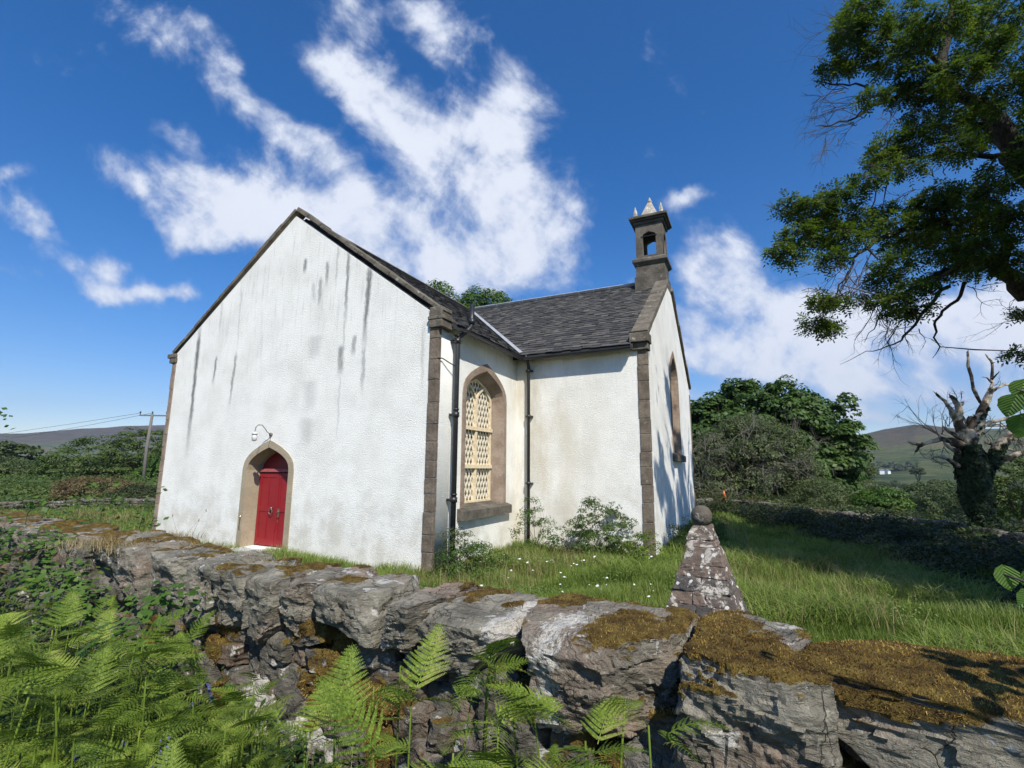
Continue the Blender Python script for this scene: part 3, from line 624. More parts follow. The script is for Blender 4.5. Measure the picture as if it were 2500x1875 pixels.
# arched windows
def sweep_arch(mb,P,w,d,off=0,axis=None):
    """bar of section w (in plane) x d (depth) along open polyline P of (a,z)"""
    for (a,b_) in zip(P[:-1],P[1:]):
        mb.bar(axis(a[0],off,a[1]),axis(b_[0],off,b_[1]),d,w,axis(0,0,0)*0+Vector((0,0,1)) if abs(b_[0]-a[0])>abs(b_[1]-a[1]) else (axis(1,0,0)-axis(0,0,0)))
def lin_arch(x0,x1,zs,za,n=8):
    P=arch_pts(x0,x1,0,zs,za,n); return P[2:]     # right spring ... apex ... left spring
def window(T,Wd,rec,sillw,ring,nb):
    """T(a,depth,z): depth inward from wall face; Wd=(a0,a1,zb,zs,za)"""
    a0,a1,zb,zs,za=Wd; W=empty('window'); W.parent=CH
    # stone surround: flat ring plus splayed reveal
    mb=MB(); outer=arch_pts(a0-ring,a1+ring,zb,zs,za+ring*1.25); inn=arch_pts(a0,a1,zb,zs,za); sp=.16
    inb=arch_pts(a0+sp,a1-sp,zb,zs-.02,za-sp*1.1); n=len(outer)
    lay=[[T(p[0],.004,p[1]) for p in outer],[T(p[0],-.022,p[1]) for p in outer],[T(p[0],-.022,p[1]) for p in inn],[T(p[0],rec,p[1]) for p in inb],[T(p[0],rec+.15,p[1]) for p in inb]]
    V=[q for l in lay for q in l]; F=[]
    for l in range(4):
        for i in range(1,n): j=(i+1)%n; F.append((l*n+i,l*n+j,(l+1)*n+j,(l+1)*n+i))
    mb.add(V,F); o=mb.build('surround',M['redstone'],W)
    bm=bmesh.new(); bm.from_mesh(o.data); bmesh.ops.recalc_face_normals(bm,faces=bm.faces); bm.to_mesh(o.data); bm.free()
    # sill
    mb=MB(); V=[T(a0-ring-sillw,-.14,zb-.24),T(a1+ring+sillw,-.14,zb-.24),T(a1+ring+sillw,-.14,zb-.05),T(a0-ring-sillw,-.14,zb-.05),
       T(a0-ring-sillw,.001,zb-.24),T(a1+ring+sillw,.001,zb-.24),T(a1+ring+sillw,.001,zb-.0),T(a0-ring-sillw,.001,zb-.0),T(a0+.02,rec,zb+.07),T(a1-.02,rec,zb+.07),T(a1-.002,.001,zb-.001),T(a0+.002,.001,zb-.001)]
    mb.add(V,[(0,1,2,3),(4,7,6,5),(0,4,5,1),(3,2,6,7),(0,3,7,4),(1,5,6,2),(11,10,9,8)]); mb.build('sill',M['darkstone'],W)
    f0,f1=a0+sp+.0,a1-sp-.0; fb=zb+.07; fa=za-sp*1.1; D=rec+.02
    # glazing
    P=arch_pts(f0-.01,f1+.01,fb-.03,zs-.02,fa+.01); g=MB(); g.add([T(p[0],D+.07,p[1]) for p in P],[tuple(range(len(P)))]); g.build('glass',M['glass'],W)
    # frame, mullion, transoms, two pointed lights
    fr=MB(); ax=lambda a,d_,z: T(a,d_,z)
    up1=T(1,0,0)-T(0,0,0); upz=Vector((0,0,1))
    def seg(p,q,w,d_,off=D):
        A,B=T(p[0],off,p[1]),T(q[0],off,q[1]); nrm=(T(0,1,0)-T(0,0,0)); fr.bar(A,B,w,d_,nrm)
    L=lin_arch(f0+.03,f1-.03,zs-.02,fa-.02); pts=[(f1-.03,fb)]+L+[(f0+.03,fb)]
    for p,q in zip(pts[:-1],pts[1:]): seg(p,q,.05,.06)
    mid=(f0+f1)/2; seg((mid,fb),(mid,zs+.0),.075,.085); seg((f0,fb+.01),(f1,fb+.01),.06,.07)
    H=zs-fb; t1,t2=fb+H*.335,fb+H*.70
    for t in (t1,t2): seg((f0,t),(f1,t),.085,.10,D-.015)
    for (l,r_2) in ((f0+.05,mid),(mid,f1-.05)):
        L2_=lin_arch(l,r_2,zs-.12,zs+(fa-zs)*.62,6); 
        for p,q in zip(L2_[:-1],L2_[1:]): seg(p,q,.055,.07)
    fr.build('frame',M['cream'],W)
    # diamond lattice, clipped to the opening
    la=MB(); poly=arch_pts(f0+.02,f1-.02,fb,zs-.02,fa-.02)
    def inside(a,z):
        if z<fb or a<f0 or a>f1: return False
        if z<zs: return True
        hw=(f1-f0)/2
        for i in range(9):
            t=i/8
        t=min(1,max(0,(z-zs)/(fa-zs))); return abs(a-mid)<hw*(1-t**(1/ARCP))*.97
    step=(f1-f0)/nb; rise=2.05; nrm=(T(0,1,0)-T(0,0,0))
    for sgn in (1,-1):
        c=-((fa-fb)/rise)-(f1-f0)
        while c<(f1-f0)+((fa-fb)/rise):
            run=None; m=46
            for i in range(m+1):
                z=fb+(fa-fb)*i/m; a=(f0 if sgn>0 else f1)+sgn*(c+(z-fb)/rise); ins=inside(a,z)
                if ins and run is None: run=(a,z)
                if run is not None and (not ins or i==m):
                    if last!=run: la.bar(T(run[0],D+.015+.006*sgn,run[1]),T(last[0],D+.015+.006*sgn,last[1]),.033,.012,nrm)
                    run=None
                last=(a,z)
            c+=step
    la.build('lattice',M['lattice'],W)
    # a dark room behind the glass
    return W
window(lambda a,d_,z:Vector((-d_,a,z)),WIN2,.26,.10,.14,11.0)
window(lambda a,d_,z:Vector((L3-d_,L2+a,z)),WIN4,.26,.08,.16,8.0)
# doorway
mb=MB(); ring=.16; outer=arch_pts(DX0-ring,DX1+ring,-.1,DS,DA+.17); inn=arch_pts(DX0,DX1,-.1,DS,DA); n=len(outer)
lay=[[Vector((p[0],.004,p[1])) for p in outer],[Vector((p[0],-.02,p[1])) for p in outer],[Vector((p[0],-.02,p[1])) for p in inn],[Vector((p[0]+(.03 if p[0]<-4.65 else -.03),.42,p[1]-(.02 if p[1]>.5 else 0))) for p in inn]]
V=[q for l in lay for q in l]; F=[]
for l in range(3):
    for i in range(1,n): j=(i+1)%n; F.append((l*n+i,l*n+j,(l+1)*n+j,(l+1)*n+i))
mb.add(V,F); o=mb.build('door_surround',M['tanstone'],CH)
bm=bmesh.new(); bm.from_mesh(o.data); bmesh.ops.recalc_face_normals(bm,faces=bm.faces); bm.to_mesh(o.data); bm.free()
DY=.33; DT=1.845; mid=(DX0+DX1)/2
def leaf(x0,x1):
    b=MB(); w=x1-x0; b.box((x0,DY,.14),(x1,DY+.05,DT-.02))
    for (za,zb) in ((.26,.72),(.80,1.06),(1.14,1.74)):   # raised field frames round sunk panels
        pass
    st_=.085; 
    for xa,xb in ((x0+.002,x0+st_),(x1-st_,x1-.002)): b.box((xa,DY-.014,.142),(xb,DY-.001,DT-.022))
    for za,zb in ((.144,.30),(.92,1.04),(DT-.13,DT-.024)): b.box((x0+st_+.001,DY-.013,za),(x1-st_-.001,DY-.0012,zb))
    b.box(((x0+x1)/2-.028,DY-.0135,.301),((x0+x1)/2+.028,DY-.0014,.919)); b.box(((x0+x1)/2-.028,DY-.0135,1.041),((x0+x1)/2+.028,DY-.0014,DT-.131))
    return b.build('door_leaf',M['red'],CH,bevel=.004)
l1=leaf(DX0+.035,mid-.005); l2=leaf(mid+.005,DX1-.035)
b=MB(); b.box((mid+.005,DY-.03,.5),(mid+.045,DY-.0142,1.72)); b.build('door_bead',M['red'],l2)
b=MB(); b.tube([(mid-.14,DY-.015,1.0),(mid-.14,DY-.06,1.0)],.028,10); b.tube([(mid-.14+.055*math.cos(t),DY-.055,.93+.065*math.sin(t)) for t in np.linspace(0,2*PI,14)],.009,6); b.build('door_handle',M['brass'],l1,True)
b=MB(); b.box((mid+.06,DY-.03,.80),(mid+.12,DY-.0145,1.0)); b.tube([(mid+.09,DY-.03,.93),(mid+.09,DY-.05,.93)],.026,10); b.box((mid+.075,DY-.028,.68),(mid+.10,DY-.0146,.74)); b.build('door_lock',M['brass'],l2)
b=MB(); b.box((DX0+.02,DY-.05,DT),(DX1-.02,DY+.06,DT+.075)); b.build('door_transom',M['redpale'],CH,bevel=.006)
P=arch_pts(DX0+.03,DX1-.03,DT+.076,DS,DA-.03); b=MB(); b.add([(p[0],DY+.05,p[1]) for p in P],[tuple(range(len(P)))]); b.build('tympanum',M['red'],CH)
b=MB(); b.box((DX0-.1,-.32,-.1),(DX1+.1,-.03,.115),.01); b.build('door_step',M['concrete'],CH,bevel=.015)
b=MB(); b.tube([(DX0-.06,-.03,.52),(DX0-.06,-.05,.55),(DX0-.05,-.05,.80),(DX0-.05,-.03,.83)],.010,6); b.build('tie_hook',M['brass'],CH)
# wall lamp
LP=empty('wall_lamp',CH.matrix_world@Vector((0,0,0)),PSI); LP.location=C1+D2*(-4.63)+Vector((0,0,2.72))+N2*-.0
tag(LP,'small swan-neck wall lamp with a frosted glass shade above the red door','wall lamp')
b=MB(); b.tube([(0,-.0,0),(0,-.04,0)],.04,12); b.tube([(0,-.03,0),(0,-.12,.05),(0,-.18,.12),(0,-.27,.20),(-.02,-.36,.20),(-.03,-.41,.13),(-.03,-.42,.04)],.010,8); b.tube([(0,-.02,-.02),(-.02,-.015,-.14),(-.035,-.03,-.27),(-.04,.02,-.36)],.006,5); b.build('bracket',M['greytwig'],LP,True)
b=MB(); c=(-.03,-.42); b.tube([(c[0],c[1],.04),(c[0],c[1],.0),(c[0],c[1],-.012)],[.03,.05,.085],14); b.tube([(c[0],c[1],-.012),(c[0],c[1],-.10),(c[0],c[1],-.16),(c[0],c[1],-.18)],[.055,.06,.05,.02],14); b.build('lamp_shade',M['lampw'],LP,True)
# bellcote
BC=empty('bellcote',(L3-.5,L2+WB/2,HB-.12)); BC.parent=CH
w=.44
b=MB(); b.box((-w-.06,-w-.10,-.35),(w+.06,w+.10,.12)); b.box((-w-.02,-w-.02,.122),(w+.02,w+.02,.52),.006); b.add([(-w-.02,-w-.02,.52),(w+.02,-w-.02,.52),(w+.02,w+.02,.52),(-w-.02,w+.02,.52),(-w-.12,-w-.12,.63),(w+.12,-w-.12,.63),(w+.12,w+.12,.63),(-w-.12,w+.12,.63),(-w-.12,-w-.12,.72),(w+.12,-w-.12,.72),(w+.12,w+.12,.72),(-w-.12,w+.12,.72),(-w,-w,.82),(w,-w,.82),(w,w,.82),(-w,w,.82)],
 [(0,1,5,4),(1,2,6,5),(2,3,7,6),(3,0,4,7),(4,5,9,8),(5,6,10,9),(6,7,11,10),(7,4,8,11),(8,9,13,12),(9,10,14,13),(10,11,15,14),(11,8,12,15),(12,13,14,15)])
b.build('plinth',M['darkstone'],BC,bevel=.012)
Z0,Z1=.822,1.98
for q in range(4):
    a_=arch_pts(-.215,.215,Z0+.05,1.56,1.70,8); me=plate_mesh('arcade',[(-w+.0,Z0),(w-.001*q,Z0),(w-.001*q,Z1),(-w,Z1)] if q%2==0 else [(-w+.141,Z0),(w-.141,Z0),(w-.141,Z1),(-w+.141,Z1)],[a_],.14)
    me.transform(Matrix.Rotation(q*PI/2,4,'Z')@Matrix.Translation((0,-w+.07,0))@Matrix.Rotation(PI/2,4,'X')); link('arch_wall',me,M['darkstone'],BC)
b=MB()
for q in range(2): b.bar((-.26,-w-.01,1.54),(.26,-w-.01,1.54),.02,.02) if q==0 else None
b.build('tie_bar',M['iron'],BC)
b=MB()
for (zz,h_,e) in ((Z1+.002,.10,.05),(Z1+.104,.06,.12),(Z1+.166,.10,.18)): b.box((-w-e,-w-e,zz),(w+e,w+e,zz+h_))
b.build('cornice',M['darkstone'],BC,bevel=.02)
zt=Z1+.268; b=MB(); 
b.add([(-.31,-.31,zt),(.31,-.31,zt),(.31,.31,zt),(-.31,.31,zt),(-.26,-.26,zt+.18),(.26,-.26,zt+.18),(.26,.26,zt+.18),(-.26,.26,zt+.18),(-.05,-.05,zt+.72),(.05,-.05,zt+.72),(.05,.05,zt+.72),(-.05,.05,zt+.72)],[(0,1,5,4),(1,2,6,5),(2,3,7,6),(3,0,4,7),(4,5,9,8),(5,6,10,9),(6,7,11,10),(7,4,8,11)])
b.tube([(0,0,zt+.70),(0,0,zt+.74),(0,0,zt+.80),(0,0,zt+.90)],[.075,.09,.05,.008],8); b.build('spire',M['palestone'],BC,bevel=.01)
for sx in (-1,1):
    for sy in (-1,1):
        b=MB(); b.tube([(sx*.42,sy*.42,zt),(sx*.42,sy*.42,zt+.12),(sx*.42,sy*.42,zt+.16),(sx*.42,sy*.42,zt+.42)],[.085,.07,.075,.008],6); b.build('pinnacle',M['palestone'],BC)
# ---------------------------------------------------------------- rocks
def grid_cube(n):
    bm=bmesh.new(); bmesh.ops.create_cube(bm,size=2); bmesh.ops.subdivide_edges(bm,edges=bm.edges,cuts=n,use_grid_fill=True)
    me=bpy.data.meshes.new('t'); bm.to_mesh(me); bm.free()
    V=np.empty(len(me.vertices)*3); me.vertices.foreach_get('co',V); F=[tuple(p.vertices) for p in me.polygons]; bpy.data.meshes.remove(me)
    return V.reshape(-1,3),F
GC={}
def rock_verts(dims,seed,n=12,rough=.5,facets=9,pw=7,strata=0,amp=1.0):
    if n not in GC: GC[n]=grid_cube(n)
    V0,F=GC[n]; r=np.random.default_rng(seed); V=V0.copy()
    V=V/((np.abs(V)**pw).sum(1)**(1/pw))[:,None]
    for i in range(facets):
        d=r.normal(size=3); d[2]*=.7; d/=np.linalg.norm(d); sup=np.abs(d).sum(); off=sup*r.uniform(.66,.86)
        ex=np.maximum(0,V@d-off); V-=ex[:,None]*d[None]
    V*=np.array(dims)/2
    s=float(min(dims)); N=V/np.linalg.norm(V,axis=1)[:,None]
    D=np.empty(len(V)); sv=seed*3.17
    for i,p in enumerate(V):
        q=Vector((p[0]+sv,p[1]-sv,p[2]*(1+strata)))
        D[i]=(mnoise.fractal(q*(2.0/s),1.0,2.0,3)*.05+mnoise.ridged_multi_fractal(q*(7/s),.9,2.2,4,1.0,2.0)*.010-.01)
    V+=N*(D*s*rough*2*amp)[:,None]
    if n>=8:
        sd=r.normal(size=3)*np.array([.9,.5,.7]); sd/=np.linalg.norm(sd); per=.05 if s>.25 else .035
        wv=np.array([mnoise.fractal(Vector(p)*4+Vector((sv,0,0)),.9,2.,3) for p in V]); ph=(V@sd)/per+wv*2.2
        fr=ph-np.floor(ph); st=np.where(fr<.9,fr/.9,(1-fr)/.1); am=np.clip(.2+wv*1.6,0,1)
        V+=N*((st-.5)*.009*am*min(1,s/.25))[:,None]
        upf=np.clip(1.15-np.maximum(0,V[:,2]/(dims[2]/2))*.9,.25,1)
        for kk,am2 in ((2.4/s,.17),(6/s,.12),(14/s,.09)):
            E=np.empty(len(V))
            for i,p in enumerate(V):
                q=Vector((p[0]*kk+sv,p[1]*kk,p[2]*kk*1.5)); cp=mnoise.voronoi(q)[1][0]; g=mnoise.cell_vector(cp*31.7)-Vector((.5,.5,.5)); E[i]=(q-cp).dot(g)/kk*2*am2+(g.x)*.012*am2*s*4
            V+=N*(E*upf)[:,None]
    return V,F
def fpt(s):   # point on the front line of the near wall, arc length from its right end
    for a,b in zip(WF[:-1],WF[1:]):
        L=math.hypot(b[0]-a[0],b[1]-a[1])
        if s<=L or b==WF[-1]: t=s/L; return Vector((a[0]+(b[0]-a[0])*t,a[1]+(b[1]-a[1])*t,0)),Vector(((b[0]-a[0])/L,(b[1]-a[1])/L,0))
        s-=L
def s_of(u,v,z=1.3):
    p=at_z(u,v,z); best=None; acc=0
    for a,b in zip(WF[:-1],WF[1:]):
        dx,dy=b[0]-a[0],b[1]-a[1]; L=math.hypot(dx,dy); t=min(1,max(0,((p.x-a[0])*dx+(p.y-a[1])*dy)/L/L)); d=math.hypot(p.x-a[0]-t*dx,p.y-a[1]-t*dy)
        if best is None or d<best[0]: best=(d,acc+t*L)
        acc+=L
    return best[1]
WLEN=sum(math.hypot(b[0]-a[0],b[1]-a[1]) for a,b in zip(WF[:-1],WF[1:]))
J=[.25,.95]+[s_of(*q) for q in [(2005,1660),(1607,1615),(1208,1520),(985,1475),(880,1465),(725,1435),(640,1415),(560,1400),(500,1380),(438,1360),(366,1335),(300,1325),(187,1310),(116,1300)]]
print('joints',[round(j,2) for j in J])
while J[-1]<WLEN-.3: J.append(J[-1]+rnd.uniform(.45,.8))
DW=empty('dry_stone_wall',fpt(3.0)[0]); tag(DW,'mossy dry-stone wall with big grey cap slabs across the foreground','stone wall')
DWL=Vector(DW.location)
# per stone: moss cover, white lichen, width, height of front, top z, tilt (about wall axis), lean
CAPS={0:(1.5,0,.82,.36,1.30),1:(1.5,0,.82,.44,1.32),2:(.84,.1,.84,.42,1.32),3:(.66,.45,.80,.38,1.31),4:(.34,.45,.72,.34,1.30),5:(.32,.1,.70,.33,1.29),6:(.25,.1,.62,.30,1.29),7:(.22,0,.66,.32,1.29),
      8:(.45,0,.62,.38,1.28),9:(.55,0,.60,.44,1.28),10:(.40,.1,.6,.46,1.28),11:(.5,0,.6,.42,1.27),12:(.35,0,.60,.44,1.28),13:(.45,0,.62,.34,1.30),14:(.7,.1,.62,.40,1.26),15:(.75,.0,.62,.40,1.27)}
fuzzP=[];fuzzN=[]
cap_i=[]
for i,(a,b) in enumerate(zip(J[:-1],J[1:])):
    mo,wl_,wd2,hh,zt=CAPS.get(i,(rnd.uniform(.4,.8),.1,.6,.34,1.28+rnd.uniform(-.03,.03)))
    p0,t0=fpt(a); p1,t1=fpt(b); ax=(p1-p0); L=ax.length; ax.normalize(); nb=Vector((ax.y,-ax.x,0)); 
    if nb.y<0: nb=-nb
    big=i<7
    n_=44 if i<6 else (28 if i<15 else 16)
    V,F=rock_verts((L*(.98 if big else .99),wd2,hh),100+i,n_,.55 if big else .65,12,14 if big else 10,1.2)
    # undercut front foot, slanted joints
    zf=(V[:,2]/hh+.5); V[:,1]+=np.where(V[:,1]<0,(1-zf)*.10*(1 if i%2 else .5),0)
    V[:,0]+=(zf-.5)*hh*rnd.uniform(-.35,.4)+ (V[:,1]*rnd.uniform(-.12,.12))
    V[:,2]+=np.where(zf<.5,(.5-zf)*-.10*np.sin(V[:,0]/L*3+i),0)
    c=(p0+p1)/2+nb*(wd2/2-.06+rnd.uniform(-.03,.03)); c.z=zt-hh/2
    lean=rnd.uniform(-.02,.03); roll=rnd.uniform(-.04,.04)
    m3=Matrix((ax,nb,Vector((0,0,1)))).transposed() if ax.cross(nb).z>0 else Matrix((-ax,nb,Vector((0,0,1)))).transposed()
    m3=m3@Matrix.Rotation(lean,3,'X')@Matrix.Rotation(roll,3,'Y'); A=np.array(m3)
    Wv=V@A.T+np.array(c)
    # normals and moss
    me=bpy.data.meshes.new('cap_stone'); me.from_pydata([tuple(v) for v in Wv-np.array(DWL)],[],F); me.update()
    NV=np.empty(len(Wv)*3); me.vertices.foreach_get('normal',NV); NV=NV.reshape(-1,3)
    ms=np.empty(len(Wv)); ww=np.empty(len(Wv))
    for q,(w_,n__) in enumerate(zip(Wv,NV)):
        ns=mnoise.fractal(Vector(w_)*3.0+Vector((0,0,i*.01)),.8,2.1,5)
        upn=max(0,min(1,(n__[2]-.45)/.35)); back=(V[q,1]/wd2+.5)
        ms[q]=upn*max(0,min(1,(mo-.5)*1.6+.46+ns*1.9+(back-.5)*.5*(1 if mo<.9 else .15)-.08))
        if mo>.9 and n__[2]>.1: ms[q]=max(ms[q],min(1,.5+ns+ (zf[q]-.75)*2))
        ww[q]=0
        if wl_>.3:
            u_=V[q,0]/L*2
            if i==4: ww[q]=max(0,1-abs(u_-.80+.25*(back-.3))/.42)*.95*(1 if back<.75 else 0)
            else: ww[q]=max(0,1-abs(u_+.30)/.55)*.72*(1 if back<.45 else 0)
        if ww[q]>.5: ms[q]*=.2
    Wv+= NV*(ms*.022)[:,None]
    me.vertices.foreach_set('co',(Wv-np.array(DWL)).astype(np.float32).ravel())
    for nm_,arr in (('moss',ms),('whitelichen',ww)):
        at=me.attributes.new(nm_,'FLOAT','POINT'); at.data.foreach_set('value',arr.astype(np.float32))
    me.update(); o=link('cap_stone',me,M['cap'],DW,True); o.data.set_sharp_from_angle(angle=math.radians(24))
    # fuzz sampling
    Fq=np.array(F); fm=ms[Fq].mean(1); P4=Wv[Fq]; ar=np.linalg.norm(np.cross(P4[:,1]-P4[:,0],P4[:,3]-P4[:,0]),axis=1)
    dist=np.linalg.norm(P4.mean(1)-np.array([0,0,CAMH]),axis=1); dens=np.clip(60000/np.maximum(1,dist)**1.6,900,48000)
    cnt=NR.poisson(ar*dens*np.clip((fm-.34)*2.6,0,1)); idx=np.repeat(np.arange(len(Fq)),cnt); uu,vv=NR.random(len(idx)),NR.random(len(idx))
    Pq=P4[idx]; pt=(Pq[:,0]*(1-uu)[:,None]+Pq[:,1]*uu[:,None])*(1-vv)[:,None]+(Pq[:,3]*(1-uu)[:,None]+Pq[:,2]*uu[:,None])*vv[:,None]
    fuzzP.append(pt); fuzzN.append(NV[Fq[idx,0]]); cap_i.append(np.full(len(pt),i))
def blades(P,H,W,lean,bend=.5,up=None,seg=2,az=None):
    """grass-like blades; returns V,F (quads with a tip)"""
    n=len(P); a=NR.random(n)*2*PI if az is None else az; d=np.stack([np.cos(a),np.sin(a),np.zeros(n)],1); s=np.stack([-np.sin(a+NR.normal(0,.6,n)),np.cos(a),np.zeros(n)],1)
    U=np.tile([0,0,1.],(n,1)) if up is None else up
    H=np.asarray(H)[:,None]*np.ones((n,1)); W=np.asarray(W)[:,None] if np.ndim(W) else W; le=np.asarray(lean)[:,None]
    p0=P; p1=P+U*H*.55+d*H*le*.35; p2=P+U*H*(1-.25*le*bend)+d*H*le*(1.0)
    V=np.stack([p0-s*W/2,p0+s*W/2,p1+s*W*.42,p1-s*W*.42,p2],1).reshape(-1,3)
    b=np.arange(n)*5; loops=np.stack([b,b+1,b+2,b+3,b+3,b+2,b+4],1).ravel(); st_=np.stack([np.arange(n)*7,np.arange(n)*7+4],1).ravel(); tot=np.tile([4,3],n)
    return V,loops,st_,tot
P=np.vstack(fuzzP); Nn=np.vstack(fuzzN); n=len(P); print('moss blades',n)
U=Nn+NR.normal(0,.5,(n,3)); U/=np.linalg.norm(U,axis=1)[:,None]
V,l,s_,t=blades(P-np.array(DWL),NR.uniform(.004,.011,n),NR.uniform(.0016,.0035,n),NR.uniform(0,.7,n),up=U)
o=link('moss',np_mesh('moss',V,l,s_,t),M['mossf'],DW); o['kind']='stuff'
# rubble face below the caps
stones=[]; s=.2
for course in range(7):
    z=.98-.125*course; s=.15+.1*course
    while s<WLEN-.2:
        L=rnd.choice([.14,.2,.26,.34])*rnd.uniform(.8,1.2); h=rnd.uniform(.12,.19)
        stones.append((s+L/2,z-rnd.uniform(0,.03),L,h,course)); s+=L*.97
vis=[]
for q in stones:
    p,_=fpt(min(q[0],WLEN-.01)); X_,Y_=px(p.x,p.y,q[1]); d=math.hypot(p.x,p.y)
    inside=-150<X_<2650 and Y_<2000
    vis.append(((q[2]*q[3])/(d*d)*(1 if inside else .01),q))
vis.sort(key=lambda t:-t[0])
rest=MB()
for r_i,(sc_,q) in enumerate(vis):
    s,z,L,h,course=q; p,t=fpt(min(s,WLEN-.01)); nb=Vector((t.y,-t.x,0)); 
    if nb.y<0: nb=-nb
    wd2=rnd.uniform(.2,.3); hero=r_i<98
    V,F=rock_verts((L*1.04,wd2,h*1.05),1000+r_i,12 if r_i<60 else (8 if hero else 3),.75,14,12,1.5)
    c=p+nb*(wd2/2+.075-.02*course+rnd.uniform(-.04,.04)); c.z=z
    sgn=1 if t.cross(nb).z>0 else -1; m3=Matrix((t*sgn,nb,Vector((0,0,1)))).transposed()@Matrix.Rotation(rnd.uniform(-.25,.25),3,'Y')@Matrix.Rotation(rnd.uniform(-.2,.2),3,'Z')
    Wv=V@np.array(m3).T+np.array(c)-np.array(DWL)
    if hero:
        me=bpy.data.meshes.new('rubble_stone'); me.from_pydata([tuple(v) for v in Wv],[],F)
        NV=np.empty(len(Wv)*3); me.vertices.foreach_get('normal',NV); NV=NV.reshape(-1,3)
        ms=np.array([max(0,min(1,.16+mnoise.fractal(Vector(w_)*2.2+Vector((5,5,5)),.8,2.1,4)*1.5+.25*n__[2])) for w_,n__ in zip(Wv,NV)])
        wlx=np.array([max(0,min(1,mnoise.fractal(Vector(w_)*1.3+Vector((15,-5,25)),.8,2.1,3)*2.2-.1)) if p.x<.3 else 0. for w_ in Wv])
        for nm_,arr in (('moss',ms),('whitelichen',wlx)): at=me.attributes.new(nm_,'FLOAT','POINT'); at.data.foreach_set('value',arr.astype(np.float32))
        o=link('rubble_stone',me,M['rub'],DW,True); o.data.set_sharp_from_angle(angle=math.radians(26))
        Fq=np.array(F); fm=ms[Fq].mean(1); P4=Wv[Fq]; ar=np.linalg.norm(np.cross(P4[:,1]-P4[:,0],P4[:,3]-P4[:,0]),axis=1)
        cnt=NR.poisson(ar*9000*np.clip((fm-.5)*3,0,1)); idx=np.repeat(np.arange(len(Fq)),cnt)
        if r_i==0: f2P=[];f2N=[]
        uu=NR.random(len(idx)); f2P.append(P4[idx,0]*(1-uu)[:,None]+P4[idx,2]*uu[:,None]+NR.normal(0,.004,(len(idx),3))); f2N.append(NV[Fq[idx,0]])
    else: rest.add([tuple(v) for v in Wv],F)
o=rest.build('rubble_stone',M['rub'],DW,True); o['kind']='stuff'
P=np.vstack(f2P); Nn=np.vstack(f2N); n=len(P); U=Nn+NR.normal(0,.5,(n,3)); U/=np.linalg.norm(U,axis=1)[:,None]
V,l,s_,t=blades(P,NR.uniform(.008,.022,n),NR.uniform(.003,.006,n),NR.uniform(0,.9,n),up=U); o=link('moss',np_mesh('moss',V,l,s_,t),M['mossf'],DW); o['kind']='stuff'
# dark core so no daylight shows through, and the far face
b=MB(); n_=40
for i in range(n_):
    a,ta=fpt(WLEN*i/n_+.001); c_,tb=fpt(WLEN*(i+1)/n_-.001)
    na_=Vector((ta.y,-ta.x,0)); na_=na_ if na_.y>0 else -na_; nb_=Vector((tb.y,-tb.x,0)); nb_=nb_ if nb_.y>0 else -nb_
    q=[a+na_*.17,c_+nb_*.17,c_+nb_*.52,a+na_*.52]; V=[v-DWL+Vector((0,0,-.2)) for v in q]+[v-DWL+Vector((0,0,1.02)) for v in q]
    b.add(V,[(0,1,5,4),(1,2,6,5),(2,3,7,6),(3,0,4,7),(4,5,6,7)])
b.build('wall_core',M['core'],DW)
# ---------------------------------------------------------------- pyramid pier with ball
pc=at_y(1736,1540,5.72); bp=at_y(1713,1259,5.62); pz=-.05
az=math.atan2(bp.x,bp.y)
PY=empty('stone_pyramid_pier',(bp.x,bp.y,float(gz(bp.x,bp.y))-.02),-az-math.radians(9)); tag(PY,'lichened stone pyramid pier topped by a stone ball, behind the near wall','pier')
bz=bp.z-PY.location.z; zt=bz-.10; hb,ht=.52,.095
mb=MB(); z=0; rr=random.Random(3)
while z<zt-.02:
    h=rr.choice([.07,.12,.17,.2])*rr.uniform(.9,1.1); e=min(z+h,zt)
    if zt-e<.05: e=zt
    w0=hb+(ht-hb)*z/zt; w1=hb+(ht-hb)*e/zt
    n_=max(1,int(w0*2/.26+rr.random())); cuts=[-1]+sorted([(-1+2*(i+1)/n_)+rr.uniform(-.22,.22) for i in range(n_-1)])+[1]
    n2=max(1,int(w0*2/.3)); cut2=[-1]+sorted([(-1+2*(i+1)/n2)+rr.uniform(-.1,.1) for i in range(n2-1)])+[1]
    for x0,x1 in zip(cuts[:-1],cuts[1:]):
        for y0,y1 in zip(cut2[:-1],cut2[1:]):
            j=lambda: rr.uniform(-.016,.016); g=.003
            V=[]
            for (zz,ww) in ((z+g/2,w0),(e-g/2,w1)):
                for (x_,y_) in ((x0,y0),(x1,y0),(x1,y1),(x0,y1)):
                    gx=g/2/ww*(1 if x_==x0 and x0>-1 else (-1 if x_==x1 and x1<1 else 0)); gy=g/2/ww*(1 if y_==y0 and y0>-1 else (-1 if y_==y1 and y1<1 else 0))
                    V.append(((x_+gx)*ww+j(),(y_+gy)*ww+j(),zz+j()*.4))
            mb.add(V,[(3,2,1,0),(4,5,6,7),(0,1,5,4),(1,2,6,5),(2,3,7,6),(3,0,4,7)])
    z=e
o=mb.build('masonry',M['pyr'],PY); m=o.modifiers.new('b','BEVEL'); m.width=.012; m.segments=2; m=o.modifiers.new('s','SUBSURF'); m.subdivision_type='SIMPLE'; m.levels=m.render_levels=2
tx=bpy.data.textures.new('rough_stone','CLOUDS'); tx.noise_scale=.07; tx.noise_depth=4; m=o.modifiers.new('d','DISPLACE'); m.texture=tx; m.strength=.06; m.texture_coords='LOCAL'
